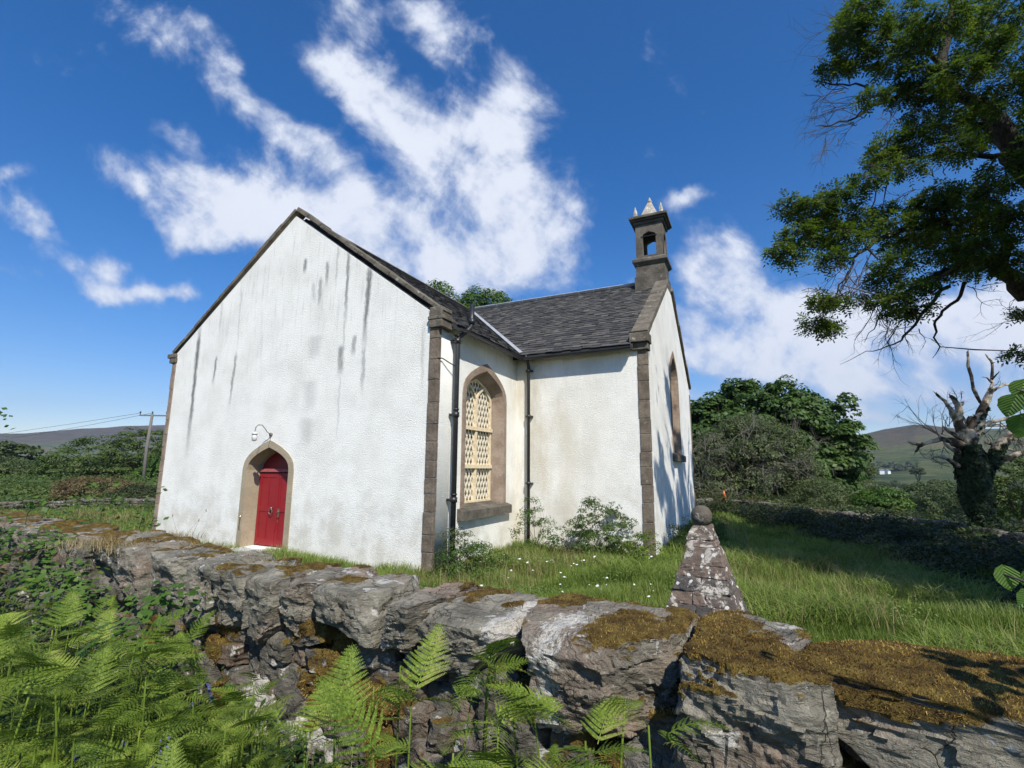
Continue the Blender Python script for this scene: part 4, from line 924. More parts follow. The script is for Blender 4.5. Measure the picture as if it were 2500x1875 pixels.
b=MB(); b.add([(-hb+.02,-hb+.02,0),(hb-.02,-hb+.02,0),(hb-.02,hb-.02,0),(-hb+.02,hb-.02,0),(-ht+.018,-ht+.018,zt),(ht-.018,-ht+.018,zt),(ht-.018,ht-.018,zt),(-ht+.018,ht-.018,zt)],[(0,1,5,4),(1,2,6,5),(2,3,7,6),(3,0,4,7),(4,5,6,7)])
b.build('mortar',M['darkstone'],PY)
bm=bmesh.new(); bmesh.ops.create_uvsphere(bm,u_segments=40,v_segments=24,radius=.112)
for v in bm.verts: v.co*=1+.035*mnoise.fractal(v.co*14,.8,2,4); v.co.z+=bz
me=bpy.data.meshes.new('ball_finial'); bm.to_mesh(me); bm.free(); link('ball_finial',me,M['copestone'],PY,True)
# ---------------------------------------------------------------- leaves and crowns
def leaf_arrays(C,Nn,size,aspect=.6,tdir=None):
    n=len(C); Nn=Nn/np.maximum(1e-6,np.linalg.norm(Nn,axis=1))[:,None]
    t=NR.normal(size=(n,3)) if tdir is None else tdir; t=t-Nn*(t*Nn).sum(1)[:,None]; t/=np.maximum(1e-6,np.linalg.norm(t,axis=1))[:,None]; b=np.cross(Nn,t)
    s=np.asarray(size)[:,None]
    V=np.stack([C-t*s*.5,C+b*s*aspect*.5-Nn*s*.06,C+t*s*.5-Nn*s*.10,C-b*s*aspect*.5-Nn*s*.06],1).reshape(-1,3)
    Q=np.arange(n*4).reshape(-1,4); return V,Q
def leaf_obj(name,C,Nn,size,mat,parent=None,aspect=.6,org=None):
    V,Q=leaf_arrays(C,Nn,size,aspect)
    if org is not None: V=V-np.array(org)
    return link(name,quads(name,V,Q),mat,parent)
def unit(n):
    v=NR.normal(size=(n,3)); return v/np.linalg.norm(v,axis=1)[:,None]
def crown_pts(c,r,ncl,per,rc,flat=.6,zmin=-.55,fill=.12,lobes=None,droop=0):
    """clumped foliage on and near the surface of an ellipsoid. returns positions, normals"""
    c=np.array(c,float); r=np.array(r,float); U=unit(ncl*3); U=U[U[:,2]>zmin][:ncl]; ncl=len(U)
    rad=np.where(NR.random(ncl)<fill,NR.uniform(.35,.8,ncl),NR.uniform(.84,1.0,ncl))
    # lumpy outline
    lump=np.array([mnoise.fractal(Vector(u*2.1)+Vector(c*.1),.9,2.,3) for u in U])*.22
    CC=c+U*r*(rad+lump)[:,None]
    P=[];N_=[]
    for i in range(ncl):
        k_=int(per*NR.uniform(.6,1.4)); d=unit(k_); d[:,2]=np.abs(d[:,2])*.95-.12; rr_=rc*NR.uniform(.65,1.3)
        q=d*np.array([rr_,rr_,rr_*flat])*(NR.uniform(.75,1.08,(k_,1)))
        q[:,2]-=droop*rr_*(d[:,0]**2+d[:,1]**2)
        P.append(CC[i]+q); N_.append(d*np.array([1,1,1.3])+np.array([0,0,.5])+U[i]*.35+NR.normal(0,.45,(k_,3)))
    return np.vstack(P),np.vstack(N_)
def limbs(mb,base,c,r,n=9,r0=.2,seed=0,sub=2):
    rr=random.Random(seed); base=Vector(base); c=Vector(c)
    fork=base.lerp(c,.45)
    mb.tube([base-Vector((0,0,.3)),base.lerp(fork,.5)+Vector((rr.uniform(-.1,.1),rr.uniform(-.1,.1),0)),fork],[r0*1.25,r0,r0*.85],9)
    for i in range(n):
        a=2*PI*i/n+rr.uniform(-.3,.3); e=c+Vector((math.cos(a)*r[0]*rr.uniform(.5,.8),math.sin(a)*r[1]*rr.uniform(.5,.8),r[2]*rr.uniform(-.1,.75)))
        m1=fork.lerp(e,.45)+Vector((rr.uniform(-.2,.2),rr.uniform(-.2,.2),rr.uniform(0,.3)))*r[2]*.3
        mb.tube([fork-Vector((0,0,rr.uniform(0,.3)*r[2]*.4)),m1,e],[r0*.5,r0*.3,r0*.08],6)
        for j in range(sub):
            e2=e+Vector((rr.uniform(-1,1)*r[0],rr.uniform(-1,1)*r[1],rr.uniform(-.2,.6)*r[2]))*.35; mb.tube([m1,m1.lerp(e2,.5)+Vector((0,0,.1)),e2],[r0*.22,r0*.13,r0*.04],5)
def tree(name,base,crowns,mat,label,cat='tree',ncl=160,per=90,rc=.6,leaf=.14,r0=.2,group=None,seed=0,flat=.6,zmin=-.55,aspect=.65,wood='bark',droop=0,fill=.12,limbn=9):
    base=Vector(base); T=empty(name,base); tag(T,label,cat,group)
    P=[];N_=[]; mb=MB()
    tot=sum(r[0]*r[1]+r[0]*r[2] for c,r in crowns)
    for i,(c,r) in enumerate(crowns):
        f=(r[0]*r[1]+r[0]*r[2])/tot; p,n__=crown_pts(Vector(c)-base,r,int(ncl*f)+1,per,rc,flat,zmin,fill,droop=droop); P.append(p); N_.append(n__)
        limbs(mb,(0,0,0),Vector(c)-base,r,limbn,r0 if i==0 else r0*.6,seed+i)
    P=np.vstack(P); N_=np.vstack(N_)
    mb.build('trunk',M[wood],T,True)
    leaf_obj('crown',P,N_,NR.uniform(leaf*.7,leaf*1.3,len(P)),M[mat],T,aspect); return T
def pxc(u,v,y): return at_y(u,v,y)
def R(u,y): return u/F_*y*1.02     # native pixel length at depth y
# big sycamore by the right gable
yy=33
sy=[(pxc(1885,1105,yy),(R(195,yy),R(160,yy),R(165,yy))),(pxc(1740,1115,yy),(R(100,yy),R(100,yy),R(135,yy))),(pxc(1968,1170,yy-1),(R(92,yy),R(90,yy),R(120,yy)))]
b0=pxc(1900,1262,yy); b0.z=float(gz(b0.x,b0.y))
tree('sycamore_tree',b0,sy,'syc','tall dense dark green round-headed tree beyond the boundary wall, right of the church','tree',1250,115,.62,.27,.42,seed=3,flat=.7,zmin=-.8,droop=.25,fill=.3)
# grey-green bushy tree full of bare twigs, in front of it
yy=28.5
gw=[(pxc(1840,1150,yy),(R(145,yy),R(110,yy),R(118,yy))),(pxc(1745,1165,yy),(R(75,yy),R(70,yy),R(95,yy)))]
b1=pxc(1850,1255,yy); b1.z=float(gz(b1.x,b1.y))
WT=tree('willow_tree',b1,gw,'willow','grey-green bushy tree tangled with bare pale twigs, in front of the dark round tree','tree',420,130,.55,.15,.16,seed=13,flat=1.0,zmin=-.45,wood='greytwig',aspect=.35,fill=.2)
def twig_burst(mb,p,d,L,r,depth,rr,spread=.55,grav=0,n=3,nseg=3):
    p=Vector(p); d=Vector(d).normalized(); P=[p]; q=p
    for i in range(nseg):
        d=(d+Vector((rr.gauss(0,.22),rr.gauss(0,.22),rr.gauss(0,.22)+grav))).normalized(); q=q+d*L/nseg; P.append(q)
    mb.tube(P,[r*(1-.55*i/nseg) for i in range(nseg+1)],4 if r<.012 else 6,False)
    if depth>0:
        for i in range(n):
            t=rr.uniform(.35,1); j=min(nseg,max(1,int(t*nseg+.5))); dd=(d+Vector((rr.gauss(0,spread),rr.gauss(0,spread),rr.gauss(0,spread)))).normalized()
            twig_burst(mb,P[j],dd,L*rr.uniform(.5,.75),r*.5,depth-1,rr,spread,grav,n,nseg)
rr=random.Random(5); mb=MB()
for i in range(60):
    u=rr.uniform(1700,1975); v=rr.uniform(1070,1240); p=pxc(u,v,yy-R(100,yy)*rr.uniform(.3,1.05)*math.sqrt(max(.05,1-((u-1835)/160)**2))) -WT.location
    twig_burst(mb,p,(rr.uniform(-.5,.5),rr.uniform(-1,0),rr.uniform(-.2,1)),rr.uniform(.8,1.7),.028,3,rr,.5,0,3)
mb.build('bare_twigs',M['greytwig'],WT,True)
def bush(name,u,v,ru,rv,yy,mat,label,ncl=90,per=80,rc=.35,leaf=.09,seed=0,group=None,aspect=.5,flat=.9,cat='bush'):
    c=pxc(u,v,yy); r=(R(ru,yy),R(ru,yy)*.9,R(rv,yy)); b_=Vector((c.x,c.y,float(gz(c.x,c.y)))); 
    return tree(name,b_,[(c,r)],mat,label,cat,ncl,per,rc,leaf,.06,group,seed,flat,-.9,aspect,'twig')
bush('willow_bush',2010,1225,72,48,25,'willow','rounded grey-green bush at the right foot of the dark tree',150,90,.32,.08,31)
bush('young_tree',2080,1165,42,75,34,'willow','slim grey-green young tree between the dark tree and the shingle',120,80,.42,.12,32,cat='tree')
bush('grey_bush',2050,1235,45,42,30,'willow','low silvery bush below the slim young tree',90,80,.32,.10,33)
bush('green_tree',2150,1240,55,42,23,'bright','small bright green tree just beyond the boundary wall',170,90,.32,.11,34,cat='tree',flat=.7)
bush('green_tree',2480,1195,80,75,19,'hedge','leafy green bush behind and right of the dead ivy-covered tree',170,90,.3,.09,35)
bush('dark_bush',2290,1225,70,45,55,'farleaf','dark olive tree clump beyond the small bright green tree',130,80,.6,.22,36,cat='tree')
bush('dark_bush',2390,1235,70,40,48,'farleaf','dark olive bush seen left of the dead tree trunk',110,80,.6,.2,37,cat='bush')
# tree top showing over the church roof
yy=31
tree('beech_tree',(pxc(1130,1142,yy).x,yy,0),[(pxc(1050,782,yy),(R(90,yy),2.0,R(85,yy))),(pxc(1190,788,yy),(R(75,yy),2.0,R(75,yy))),(pxc(1120,900,yy),(R(190,yy),3.5,R(150,yy)))],'bright','tree whose leafy top shows above the church roof valley','tree',620,110,.5,.20,.35,seed=51,flat=1.5,zmin=-.5,aspect=.35)
# left-hand scrub, trees and far wood
for (u,v,ru,rv,yy,mat,nm,lab,sd) in [
    (250,1135,120,62,55,'hedge','broadleaf_tree','broad green tree left of the utility pole',61),
    (345,1130,80,85,58,'hedge','broadleaf_tree','tall green tree directly behind the utility pole',62),
    (392,1165,45,45,52,'bright','broadleaf_tree','smaller bright green tree hard against the left church corner',63),
    (120,1165,90,40,62,'farleaf','broadleaf_tree','dark green tree mass further off, left of the broad green tree',64),
    (20,1165,100,42,60,'farleaf','broadleaf_tree','dark green tree at the far left edge of the view',65),
    (-90,1160,100,50,58,'farleaf','broadleaf_tree','dark tree beyond the left edge of the view',66)]:
    c=pxc(u,v,yy); r=(R(ru,yy),R(ru,yy)*.8,R(rv,yy)); b_=Vector((c.x,c.y,float(gz(c.x,c.y))))
    tree(nm,b_,[(c,r),(c+Vector((r[0]*.5,1,-r[2]*.3)),(r[0]*.6,r[1]*.6,r[2]*.7)),(c+Vector((-r[0]*.55,-1,-r[2]*.35)),(r[0]*.6,r[1]*.6,r[2]*.65))],mat,lab,'tree',230,85,.75,.2,.2,seed=sd,flat=.6,zmin=-.6)
for (u,v,ru,rv,yy,mat,lab,sd) in [(235,1200,95,30,26,'brown','brown dead bracken thicket in front of the broad green tree',71),(345,1215,60,20,25,'bramble','low bramble bush between the brown thicket and the church corner',72),
     (60,1210,80,26,30,'hedge','bramble thicket left of the brown bracken',73)]:
    bush('thicket',u,v,ru,rv,yy,mat,lab,150,80,.35,.09,sd,cat='thicket')
# far woods: individual tree copies over the valley, seen right and left of the church
protos=[]
for i in range(3):
    T=empty('far_tree'); P,N_=crown_pts((0,0,3.2),(3.2,3.0,2.7),60,42,1.05,.7,-.6,.1); leaf_obj('crown',P,N_,NR.uniform(.35,.7,len(P)),M['farleaf'],T,.7)
    mb=MB(); limbs(mb,(0,0,0),(0,0,3.2),(3.2,3,2.7),5,.16,i,0); mb.build('trunk',M['bark'],T,True); protos.append(T)
first=[True]*3; nfar=0; rr=random.Random(21); spots=[]
for i in range(2000):
    if nfar>=250: break
    u=rr.uniform(2000,2700) if rr.random()<.74 else rr.uniform(-200,420); d=rr.uniform(60,430)**1.0
    dd=ray(u,1142); x,y=dd.x/dd.y*d,d
    if u>1000:
        sx,sy_=px(x,y,float(gz(x,y)))
        if 2070<sx<2300 and 1195<sy_<1262 : continue
        if sx<2130 and 1150<sy_<1200 and rr.random()<.8: continue
        if d<85 and sx<2330: continue
        if d>300 and rr.random()<.5: continue
    else:
        if d<90: continue
    if any(math.hypot(x-a,y-b)<3.2+d*.006 for a,b in spots): continue
    spots.append((x,y)); q=nfar%3; T=protos[q] if first[q] else copy_tree(protos[q]); first[q]=False
    sc_=rr.uniform(.7,1.25)*(1 if u>1000 else 1.25); T.location=(x,y,float(gz(x,y))-.3); T.scale=(sc_*rr.uniform(.9,1.3),sc_*rr.uniform(.9,1.3),sc_*rr.uniform(.65,1.1)); T.rotation_euler=(0,0,rr.uniform(0,6.28))
    tag(T,'rounded olive-green tree of the far valley wood right of the church' if u>1000 else 'rounded olive-green tree of the far wood left of the church','tree','far valley wood, right' if u>1000 else 'far wood, left'); nfar+=1
print('far trees',nfar)
# farm woods at the foot of the hill and the lone conifer
def clumpwood(pts,label):
    P=[];N_=[]
    for (u,v,ru,rv,d) in pts:
        c=pxc(u,v,d); p,n__=crown_pts(c,(R(ru,d),R(ru,d)*.6,R(rv,d)),26,34,R(rv,d)*.55,.7,-.6,.1); P.append(p); N_.append(n__)
    P=np.vstack(P); o=leaf_obj('far_wood',P,np.vstack(N_),NR.uniform(3,6,len(P)),M['farleaf'],None,.8); tag(o,label,'wood',kind='stuff')
clumpwood([(2120,1140,18,7,800),(2150,1137,18,8,830),(2180,1138,16,8,820),(2200,1142,14,7,810),(2225,1134,10,8,850),(2290,1120,26,8,1000),(2330,1110,22,6,1050),(2440,1128,30,7,900),(2490,1126,30,8,900)],'dark belts of far woodland round the white houses at the foot of the hill')
c=pxc(2240,1152,330); tree('conifer_tree',(c.x,c.y,float(gz(c.x,c.y))),[(c,(R(13,330),R(13,330),R(11,330)))],'farleaf','dark pointed tree standing alone above the far valley wood','tree',60,50,1.4,.9,.3,seed=8)
hs_=[(2152,1147,8,4,790,'white house, left of the pair at the foot of the far hill'),(2166,1148,7,5,785,'white house, right of the pair at the foot of the far hill'),(2197,1141,5,4,830,'small white cottage among trees, right of the two white houses'),(2229,1146,2,2,800,'tiny pale cottage above the lone dark tree'),
     (2300,1150,5,2,780,'low white cottage just left of the dead tree'),(2328,1151,9,4,780,'long white house beside the dead tree trunk')]
for (u,v,w,h,d,lab) in hs_:
    c=pxc(u,v,d); gzv=-12.; T=empty('white_house',(c.x,c.y,gzv-1),rnd.uniform(-.5,.5)); tag(T,lab,'house','far white houses'); W_=R(w,d)*.6; H_=max(2.4,c.z-gzv-1.0)
    b=MB(); b.box((-W_,-3,0),(W_,3,H_+1)); b.add([(-W_,-3,H_+1),(-W_,3,H_+1),(-W_,0,H_+3.2),(W_,-3,H_+1),(W_,3,H_+1),(W_,0,H_+3.2)],[(0,1,2),(3,5,4)]); b.build('wall',M['farwhite'],T)
    b=MB(); b.add([(-W_-.3,-3.4,H_+.85),(W_+.3,-3.4,H_+.85),(W_+.3,0,H_+3.4),(-W_-.3,0,H_+3.4),(W_+.3,3.4,H_+.85),(-W_-.3,3.4,H_+.85)],[(0,1,2,3),(3,2,4,5)]); b.build('roof',M['farroof'],T)
# ---------------------------------------------------------------- overhanging ash tree on the right
rr=random.Random(77)
AT=empty('ash_tree',(12.6,7.6,float(gz(12.6,7.6)))); tag(AT,'big living tree overhanging from the right edge, with dark limbs and drooping leafy branches','tree')
AL=Vector(AT.location)
def zp(x,y,d): return at_y(1850+x/1.843,y/1.843,d)
main=[]   # (points, radii)
def limb(P,Rr): main.append(([Vector(p) for p in P],Rr))
limb([AL+Vector((0,0,-.3)),AL+Vector((-.2,.1,2.2)),(11.6,8.0,4.6),zp(1290,1240,9.0)+Vector((.9,0,.3))],[.55,.42,.36,.28])
limb([zp(1290,1240,9.0)+Vector((.9,0,.3)),zp(1198,1320,8.8),zp(1110,1230,8.8),zp(1050,1160,8.9),zp(940,1190,9.0),zp(870,1205,9.0),zp(800,1260,8.9)],[.28,.17,.14,.11,.08,.05,.03])
limb([(11.6,8.0,4.6),(11.4,8.3,6.6),zp(1330,900,9.2),zp(1198,760,9.2),zp(1150,660,9.2),zp(1080,550,9.2),zp(980,460,9.3),zp(880,420,9.3),zp(830,340,9.3),zp(830,250,9.3),zp(860,140,9.3),zp(890,-40,9.3),zp(900,-300,9.3)],[.36,.30,.24,.22,.20,.18,.13,.12,.11,.10,.08,.06,.03])
limb([zp(1110,1230,8.8),zp(1120,1100,8.8),zp(1090,960,8.8),zp(1030,875,8.8),zp(960,880,8.8)],[.10,.08,.06,.045,.02])
limb([zp(1120,1010,8.8),zp(980,985,8.7),zp(820,990,8.6),zp(680,1030,8.6),zp(560,1070,8.5),zp(470,1130,8.5),zp(430,1160,8.5),zp(350,1160,8.5)],[.07,.065,.055,.05,.042,.03,.02,.01])
limb([zp(560,1070,8.5),zp(440,1040,8.6),zp(300,1020,8.7),zp(180,1000,8.7)],[.035,.026,.018,.008])
limb([zp(870,430,9.3),zp(700,400,9.2),zp(560,460,9.0),zp(440,530,8.8),zp(330,565,8.7),zp(262,568,8.7)],[.07,.045,.032,.022,.014,.006])
limb([zp(560,430,9.0),zp(440,375,9.0),zp(330,380,8.9),zp(250,365,8.9)],[.028,.02,.013,.006])
limb([zp(830,300,9.3),zp(700,230,9.2),zp(560,130,9.0),zp(420,140,8.9),zp(290,185,8.9)],[.06,.045,.03,.018,.006])
limb([zp(1160,690,9.2),zp(1000,700,9.0),zp(860,690,8.9),zp(700,700,8.8),zp(560,780,8.8),zp(480,860,8.7)],[.06,.05,.04,.03,.02,.008])
limb([zp(1150,640,9.2),zp(1000,560,9.5),zp(800,560,9.6),zp(620,600,9.4),zp(540,700,9.3)],[.06,.05,.035,.02,.008])
limb([zp(930,1270,8.9),zp(900,1350,8.8),zp(830,1400,8.8),zp(795,1460,8.8),zp(820,1560,8.8),zp(786,1612,8.8)],[.035,.03,.026,.022,.013,.004])
limb([zp(860,1290,8.9),zp(760,1390,8.7),zp(680,1490,8.7),zp(610,1550,8.7),zp(520,1580,8.7),zp(370,1640,8.7)],[.04,.03,.022,.014,.008,.003])
limb([zp(850,1210,9.0),zp(720,1290,9.0),zp(600,1350,9.0),zp(540,1440,9.0),zp(480,1540,9.0)],[.04,.03,.02,.012,.004])
limb([zp(430,1160,8.5),zp(390,1260,8.5),zp(340,1350,8.5),zp(260,1450,8.5)],[.022,.016,.012,.006])
limb([(11.6,8.0,4.6),(12.4,6.4,7),(12.8,4.8,9),(13,3.5,10.5)],[.32,.24,.16,.08]); limb([(11.4,8.3,6.6),(10.8,6.6,8.6),(10.2,5.2,10.2)],[.26,.15,.07]); limb([(12.4,6.4,7),(10.4,4.6,7.6),(9.2,3.4,7.7)],[.16,.09,.03]); limb([(11.4,8.3,6.6),(12,9.5,9),(12,10.5,11.5)],[.22,.15,.06]); limb([(11.6,8,4.6),(12.8,9.6,7),(13.6,11,9)],[.22,.14,.05])
mb=MB()
for P,Rr in main:
    Q=[];rq=[]
    for i in range(len(P)-1):
        for t in (0,.33,.66):
            Q.append(P[i].lerp(P[i+1],t)+(Vector((rr.gauss(0,1),rr.gauss(0,1),rr.gauss(0,1)))*min(.05,(P[i]-P[i+1]).length*.06) if t else Vector())); rq.append(Rr[i]*(1-t)+Rr[i+1]*t)
    Q.append(P[-1]); rq.append(Rr[-1]); mb.tube([q-AL for q in Q],rq,8 if rq[0]>.05 else 5)
mb.build('trunk',M['bark'],AT,True)
pts=[(P[i].lerp(P[i+1],t),Rr[i]) for P,Rr in main for i in range(len(P)-1) for t in (0,.25,.5,.75)]
BL=[(440,60,70),(400,130,60),(480,30,70),(650,60,60),(430,240,75),(340,310,50),(520,150,70),(600,260,80),(700,180,90),(820,90,110),(950,60,110),(1080,80,120),(1150,220,120),(1000,220,100),(900,330,90),(780,380,80),(700,330,70),(640,420,50),(520,430,40),(760,500,85),(860,560,80),(980,520,90),(1100,420,110),(1160,560,80),(700,640,80),(600,650,70),(560,720,60),(500,800,55),(680,750,45),(900,660,75),(1000,620,70),(1120,760,90),(1050,850,70),(940,860,65),(820,880,80),(760,930,70),(880,980,110),(1000,1000,100),(1120,980,100),(340,880,60),(250,930,80),(160,920,55),(180,1040,60),(100,1110,38),(150,1150,40),(280,1040,90),(380,960,75),(400,1070,75),(480,1000,65),(560,940,45),(330,1160,50),(620,1000,55),(650,1080,80),(740,1060,85),(840,1120,85),(950,1120,75),(1050,1100,85),(1150,1180,80),(620,1180,60),(560,1240,50),(520,1330,45),(620,1340,45),(700,1290,60),(780,1250,50),(640,1400,35),(720,1390,35),(1000,1200,55),(900,1200,50),(350,1350,55),(280,1350,30),(255,1450,48),(320,1470,30),(1190,1400,25),(1180,1580,30)]
tw=MB(); SP=[];SD=[];SN=[]
def spray_blob(c,r,n,big=False):
    for i in range(n):
        d=Vector((rr.gauss(0,1),rr.gauss(0,1),rr.gauss(0,1))).normalized(); q=c+Vector((d.x,d.y,d.z*.75))*r*rr.uniform(.35,1.05)**.7
        SP.append(q); e=(Vector((d.x,d.y,-.25+rr.gauss(0,.35)))).normalized(); SD.append(e); SN.append(Vector((rr.gauss(0,.45),rr.gauss(0,.45),1)))
for (x_,y_,r_) in BL:
    dth=rr.uniform(8.0,9.9) if x_>450 else rr.uniform(8.3,9.0); c=zp(x_,y_,dth); r=r_/1.843/F_*dth*1.0
    near=min(pts,key=lambda t:(t[0]-c).length+ (0 if t[0].y else 0)); a=near[0]
    m_=a.lerp(c,.5)+Vector((rr.gauss(0,.06),rr.gauss(0,.06),-.04*(a-c).length))
    tw.tube([a-AL,m_-AL,c-AL],[min(.03,near[1]*.6),.013,.006],5,False)
    for j in range(6): twig_burst(tw,c-AL,(rr.gauss(0,1),rr.gauss(0,1),rr.gauss(-.2,.7)),r*rr.uniform(.7,1.3),.007,1,rr,.6,0,3)
    spray_blob(c,r,int(36+r_*r_*.0185))
# bare dead twig sprays at the left tips
for (x_,y_,dx,dz,L,d0,n_) in [(440,530,-1,-.35,.8,8.8,6),(400,400,-1,.0,.8,8.9,5),(480,450,-1,-.5,.8,9,5),(440,20,-1,-.1,.8,8.9,4),(420,150,-1,.0,.8,8.9,4),(330,600,-.5,-1,.6,8.8,4),(600,500,-.6,-1,.6,9,4),(560,780,-1,-.3,.5,8.8,4),(700,860,-1,-.1,.4,8.8,3),(480,1150,-.3,-1,.9,8.5,5),(420,1240,-.4,-1,.7,8.5,5),(560,1380,-.5,-1,.8,9,5),(620,1450,-.4,-1,.6,8.8,4),(700,1480,-1,-.5,.5,8.7,4),(980,1270,1,-.3,.5,8.8,3),(820,800,-.2,1,.3,8.8,3),(1190,1440,-1,.3,.6,8.5,3),(300,1290,-1,.1,.4,8.5,3),(480,1260,-1,-.2,.5,8.5,4),(150,960,-1,.4,.35,8.7,3)]:
    for i in range(n_): twig_burst(tw,zp(x_+rr.uniform(-40,40),y_+rr.uniform(-30,30),d0)-AL,(dx+rr.gauss(0,.25),rr.gauss(0,.25),dz+rr.gauss(0,.25)),L*rr.uniform(.5,1.1),.009,2,rr,.45,0,3)
tw.build('twigs',M['twig'],AT,True)
for i in range(260):   # the rest of the crown, to the right of and above the view
    c=Vector((rr.gauss(11.6,1.9),rr.gauss(6.6,2.4),rr.uniform(6.2,12.5))); 
    X_,Y_=px(c.x,c.y,c.z)
    if X_<2560 and Y_>-120: continue
    spray_blob(c,rr.uniform(.5,.85),60)
for i in range(80):
    c=Vector((rr.uniform(8.6,11.5),rr.uniform(1.8,5.2),rr.uniform(5.0,8.5))); X_,Y_=px(c.x,c.y,c.z)
    if X_<2560 and Y_>-120: continue
    spray_blob(c,rr.uniform(.45,.75),60)
for i in range(110):  # unseen extra foliage, added to shade the grass between path and bank
    c=Vector((rr.uniform(7.8,10.6),rr.uniform(2.6,6.9),rr.uniform(5.0,9.0))); X_,Y_=px(c.x,c.y,c.z)
    if X_<2600 and Y_>-150: continue
    spray_blob(c,rr.uniform(.5,.8),75)
SP=np.array([tuple(v) for v in SP]);SD=np.array([tuple(v) for v in SD]);SN=np.array([tuple(v) for v in SN])
# thin the crown where it would shade the near half of the right gable
_d=np.array(D2);_n=np.array(N2);_s=np.array(SUNV);_q=SP-np.array(C1); _xl=_q@_d; _t=(_xl-L3)/(_s@_d); _h=_q-_s[None]*_t[:,None]; _y=_h@_n; _z=_h[:,2]
_in=np.array([(-40<px(*p)[0]<2540 and -60<px(*p)[1]) for p in SP]); _k=_in|~((_y>L2-2)&(_y<L2+5.6)&(_z>-1)&(_z<8.5)&(_t>0)&(NR.random(len(SP))<.9)); SP,SD,SN=SP[_k],SD[_k],SN[_k]; n=len(SP); print('ash sprays',n)
SN-=SD*(SN*SD).sum(1)[:,None]; SN/=np.linalg.norm(SN,axis=1)[:,None]; SB=np.cross(SN,SD)
Ls=NR.uniform(.16,.26,n); C_=[];T_=[];N_=[];Z_=[]
for j in range(4):
    for sg in (-1,1):
        t=.25+.19*j; C_.append(SP+SD*(Ls*t)[:,None]+SB*(sg*.035*(1+.2*(j==1)))[...,None] if False else SP+SD*(Ls*t)[:,None]+SB*sg*.036-np.array([0,0,1])*(.04*t*t)); T_.append(SB*sg+SD*.45); N_.append(SN+NR.normal(0,.25,(n,3))); Z_.append(NR.uniform(.06,.10,n))
C_.append(SP+SD*(Ls*1.05)[:,None]-np.array([0,0,1])*.04); T_.append(SD); N_.append(SN); Z_.append(NR.uniform(.06,.085,n))
V,Q=leaf_arrays(np.vstack(C_)-np.array(AL),np.vstack(N_),np.concatenate(Z_),.40,np.vstack(T_)); link('crown',quads('crown',V,Q),M['ash'],AT)
# ---------------------------------------------------------------- dead ivy-clad tree
def z5(x,y,d=13.2): return at_y(2200+x/3.317,850+y/3.317,d)
k5=13.2/F_/3.317
DT_=empty('dead_tree',z5(745,1530)); DT_.location.z=float(gz(DT_.location.x,DT_.location.y))-.1; tag(DT_,'leafless dead tree with broken pale limbs and a trunk wrapped in dark ivy','tree'); DL=Vector(DT_.location)
LB=[[(775,1560,70),(745,1480,66),(660,1370,84),(615,1250,92),(595,1100,98),(575,950,102),(555,850,88),(540,770,70)],
[(640,1080,62),(700,950,58),(750,880,52),(800,790,40),(850,720,30),(900,680,26),(1000,650,24),(1110,640,20),(1200,600,10)],
[(740,930,34),(800,895,30),(870,885,26),(930,860,22),(1010,850,18),(1200,800,8)],
[(520,810,44),(460,775,36),(410,745,28),(330,735,20),(230,755,17),(180,775,15),(140,810,11),(120,835,9)],[(170,785,13),(110,775,12),(60,752,9)],
[(470,960,22),(400,915,16),(350,880,13),(300,880,9),(262,880,7)],[(480,860,20),(410,820,16),(380,790,12),(350,760,8)],
[(520,790,48),(490,700,42),(470,620,36),(440,560,30),(400,490,18),(350,430,13),(290,372,10)],
[(470,590,30),(468,520,26),(465,450,25),(430,410,18),(398,388,14)],[(468,470,16),(495,435,11)],
[(545,780,50),(555,690,42),(560,600,34),(545,560,14)],[(520,730,14),(522,640,13),(520,590,12),(490,540,10)],
[(560,780,56),(600,680,48),(640,570,38),(670,480,32),(695,420,28),(730,340,20),(740,290,12),(738,200,11),(735,120,10),(715,95,8),(692,58,7)],
[(620,620,20),(650,520,0.1)],[(640,440,11),(610,380,14),(592,330,13),(570,230,13),(545,140,12),(535,32,8)],[(650,520,20),(655,470,14),(640,430,11)],
[(735,345,14),(780,320,11),(830,300,9),(900,290,7),(965,285,5)],[(735,260,9),(770,220,6),(788,200,4)],[(735,280,8),(700,245,6),(682,238,4)],
[(600,690,30),(660,630,22),(720,600,16),(800,585,13),(900,560,11),(990,535,8),(1120,500,5)],[(680,625,14),(780,620,11),(860,635,9),(930,668,6)],[(690,770,16),(760,790,12),(850,810,10),(930,830,9),(990,790,6)],
[(880,740,12),(940,740,9),(980,790,7)],[(640,860,14),(600,820,12),(550,800,10),(510,790,8)],[(620,700,40),(580,600,34),(560,560,22)],[(560,600,22),(600,560,16),(590,545,6)],[(490,720,26),(420,690,18),(355,645,10)],[(650,950,18),(690,890,13),(670,850,10)]]
mb=MB()
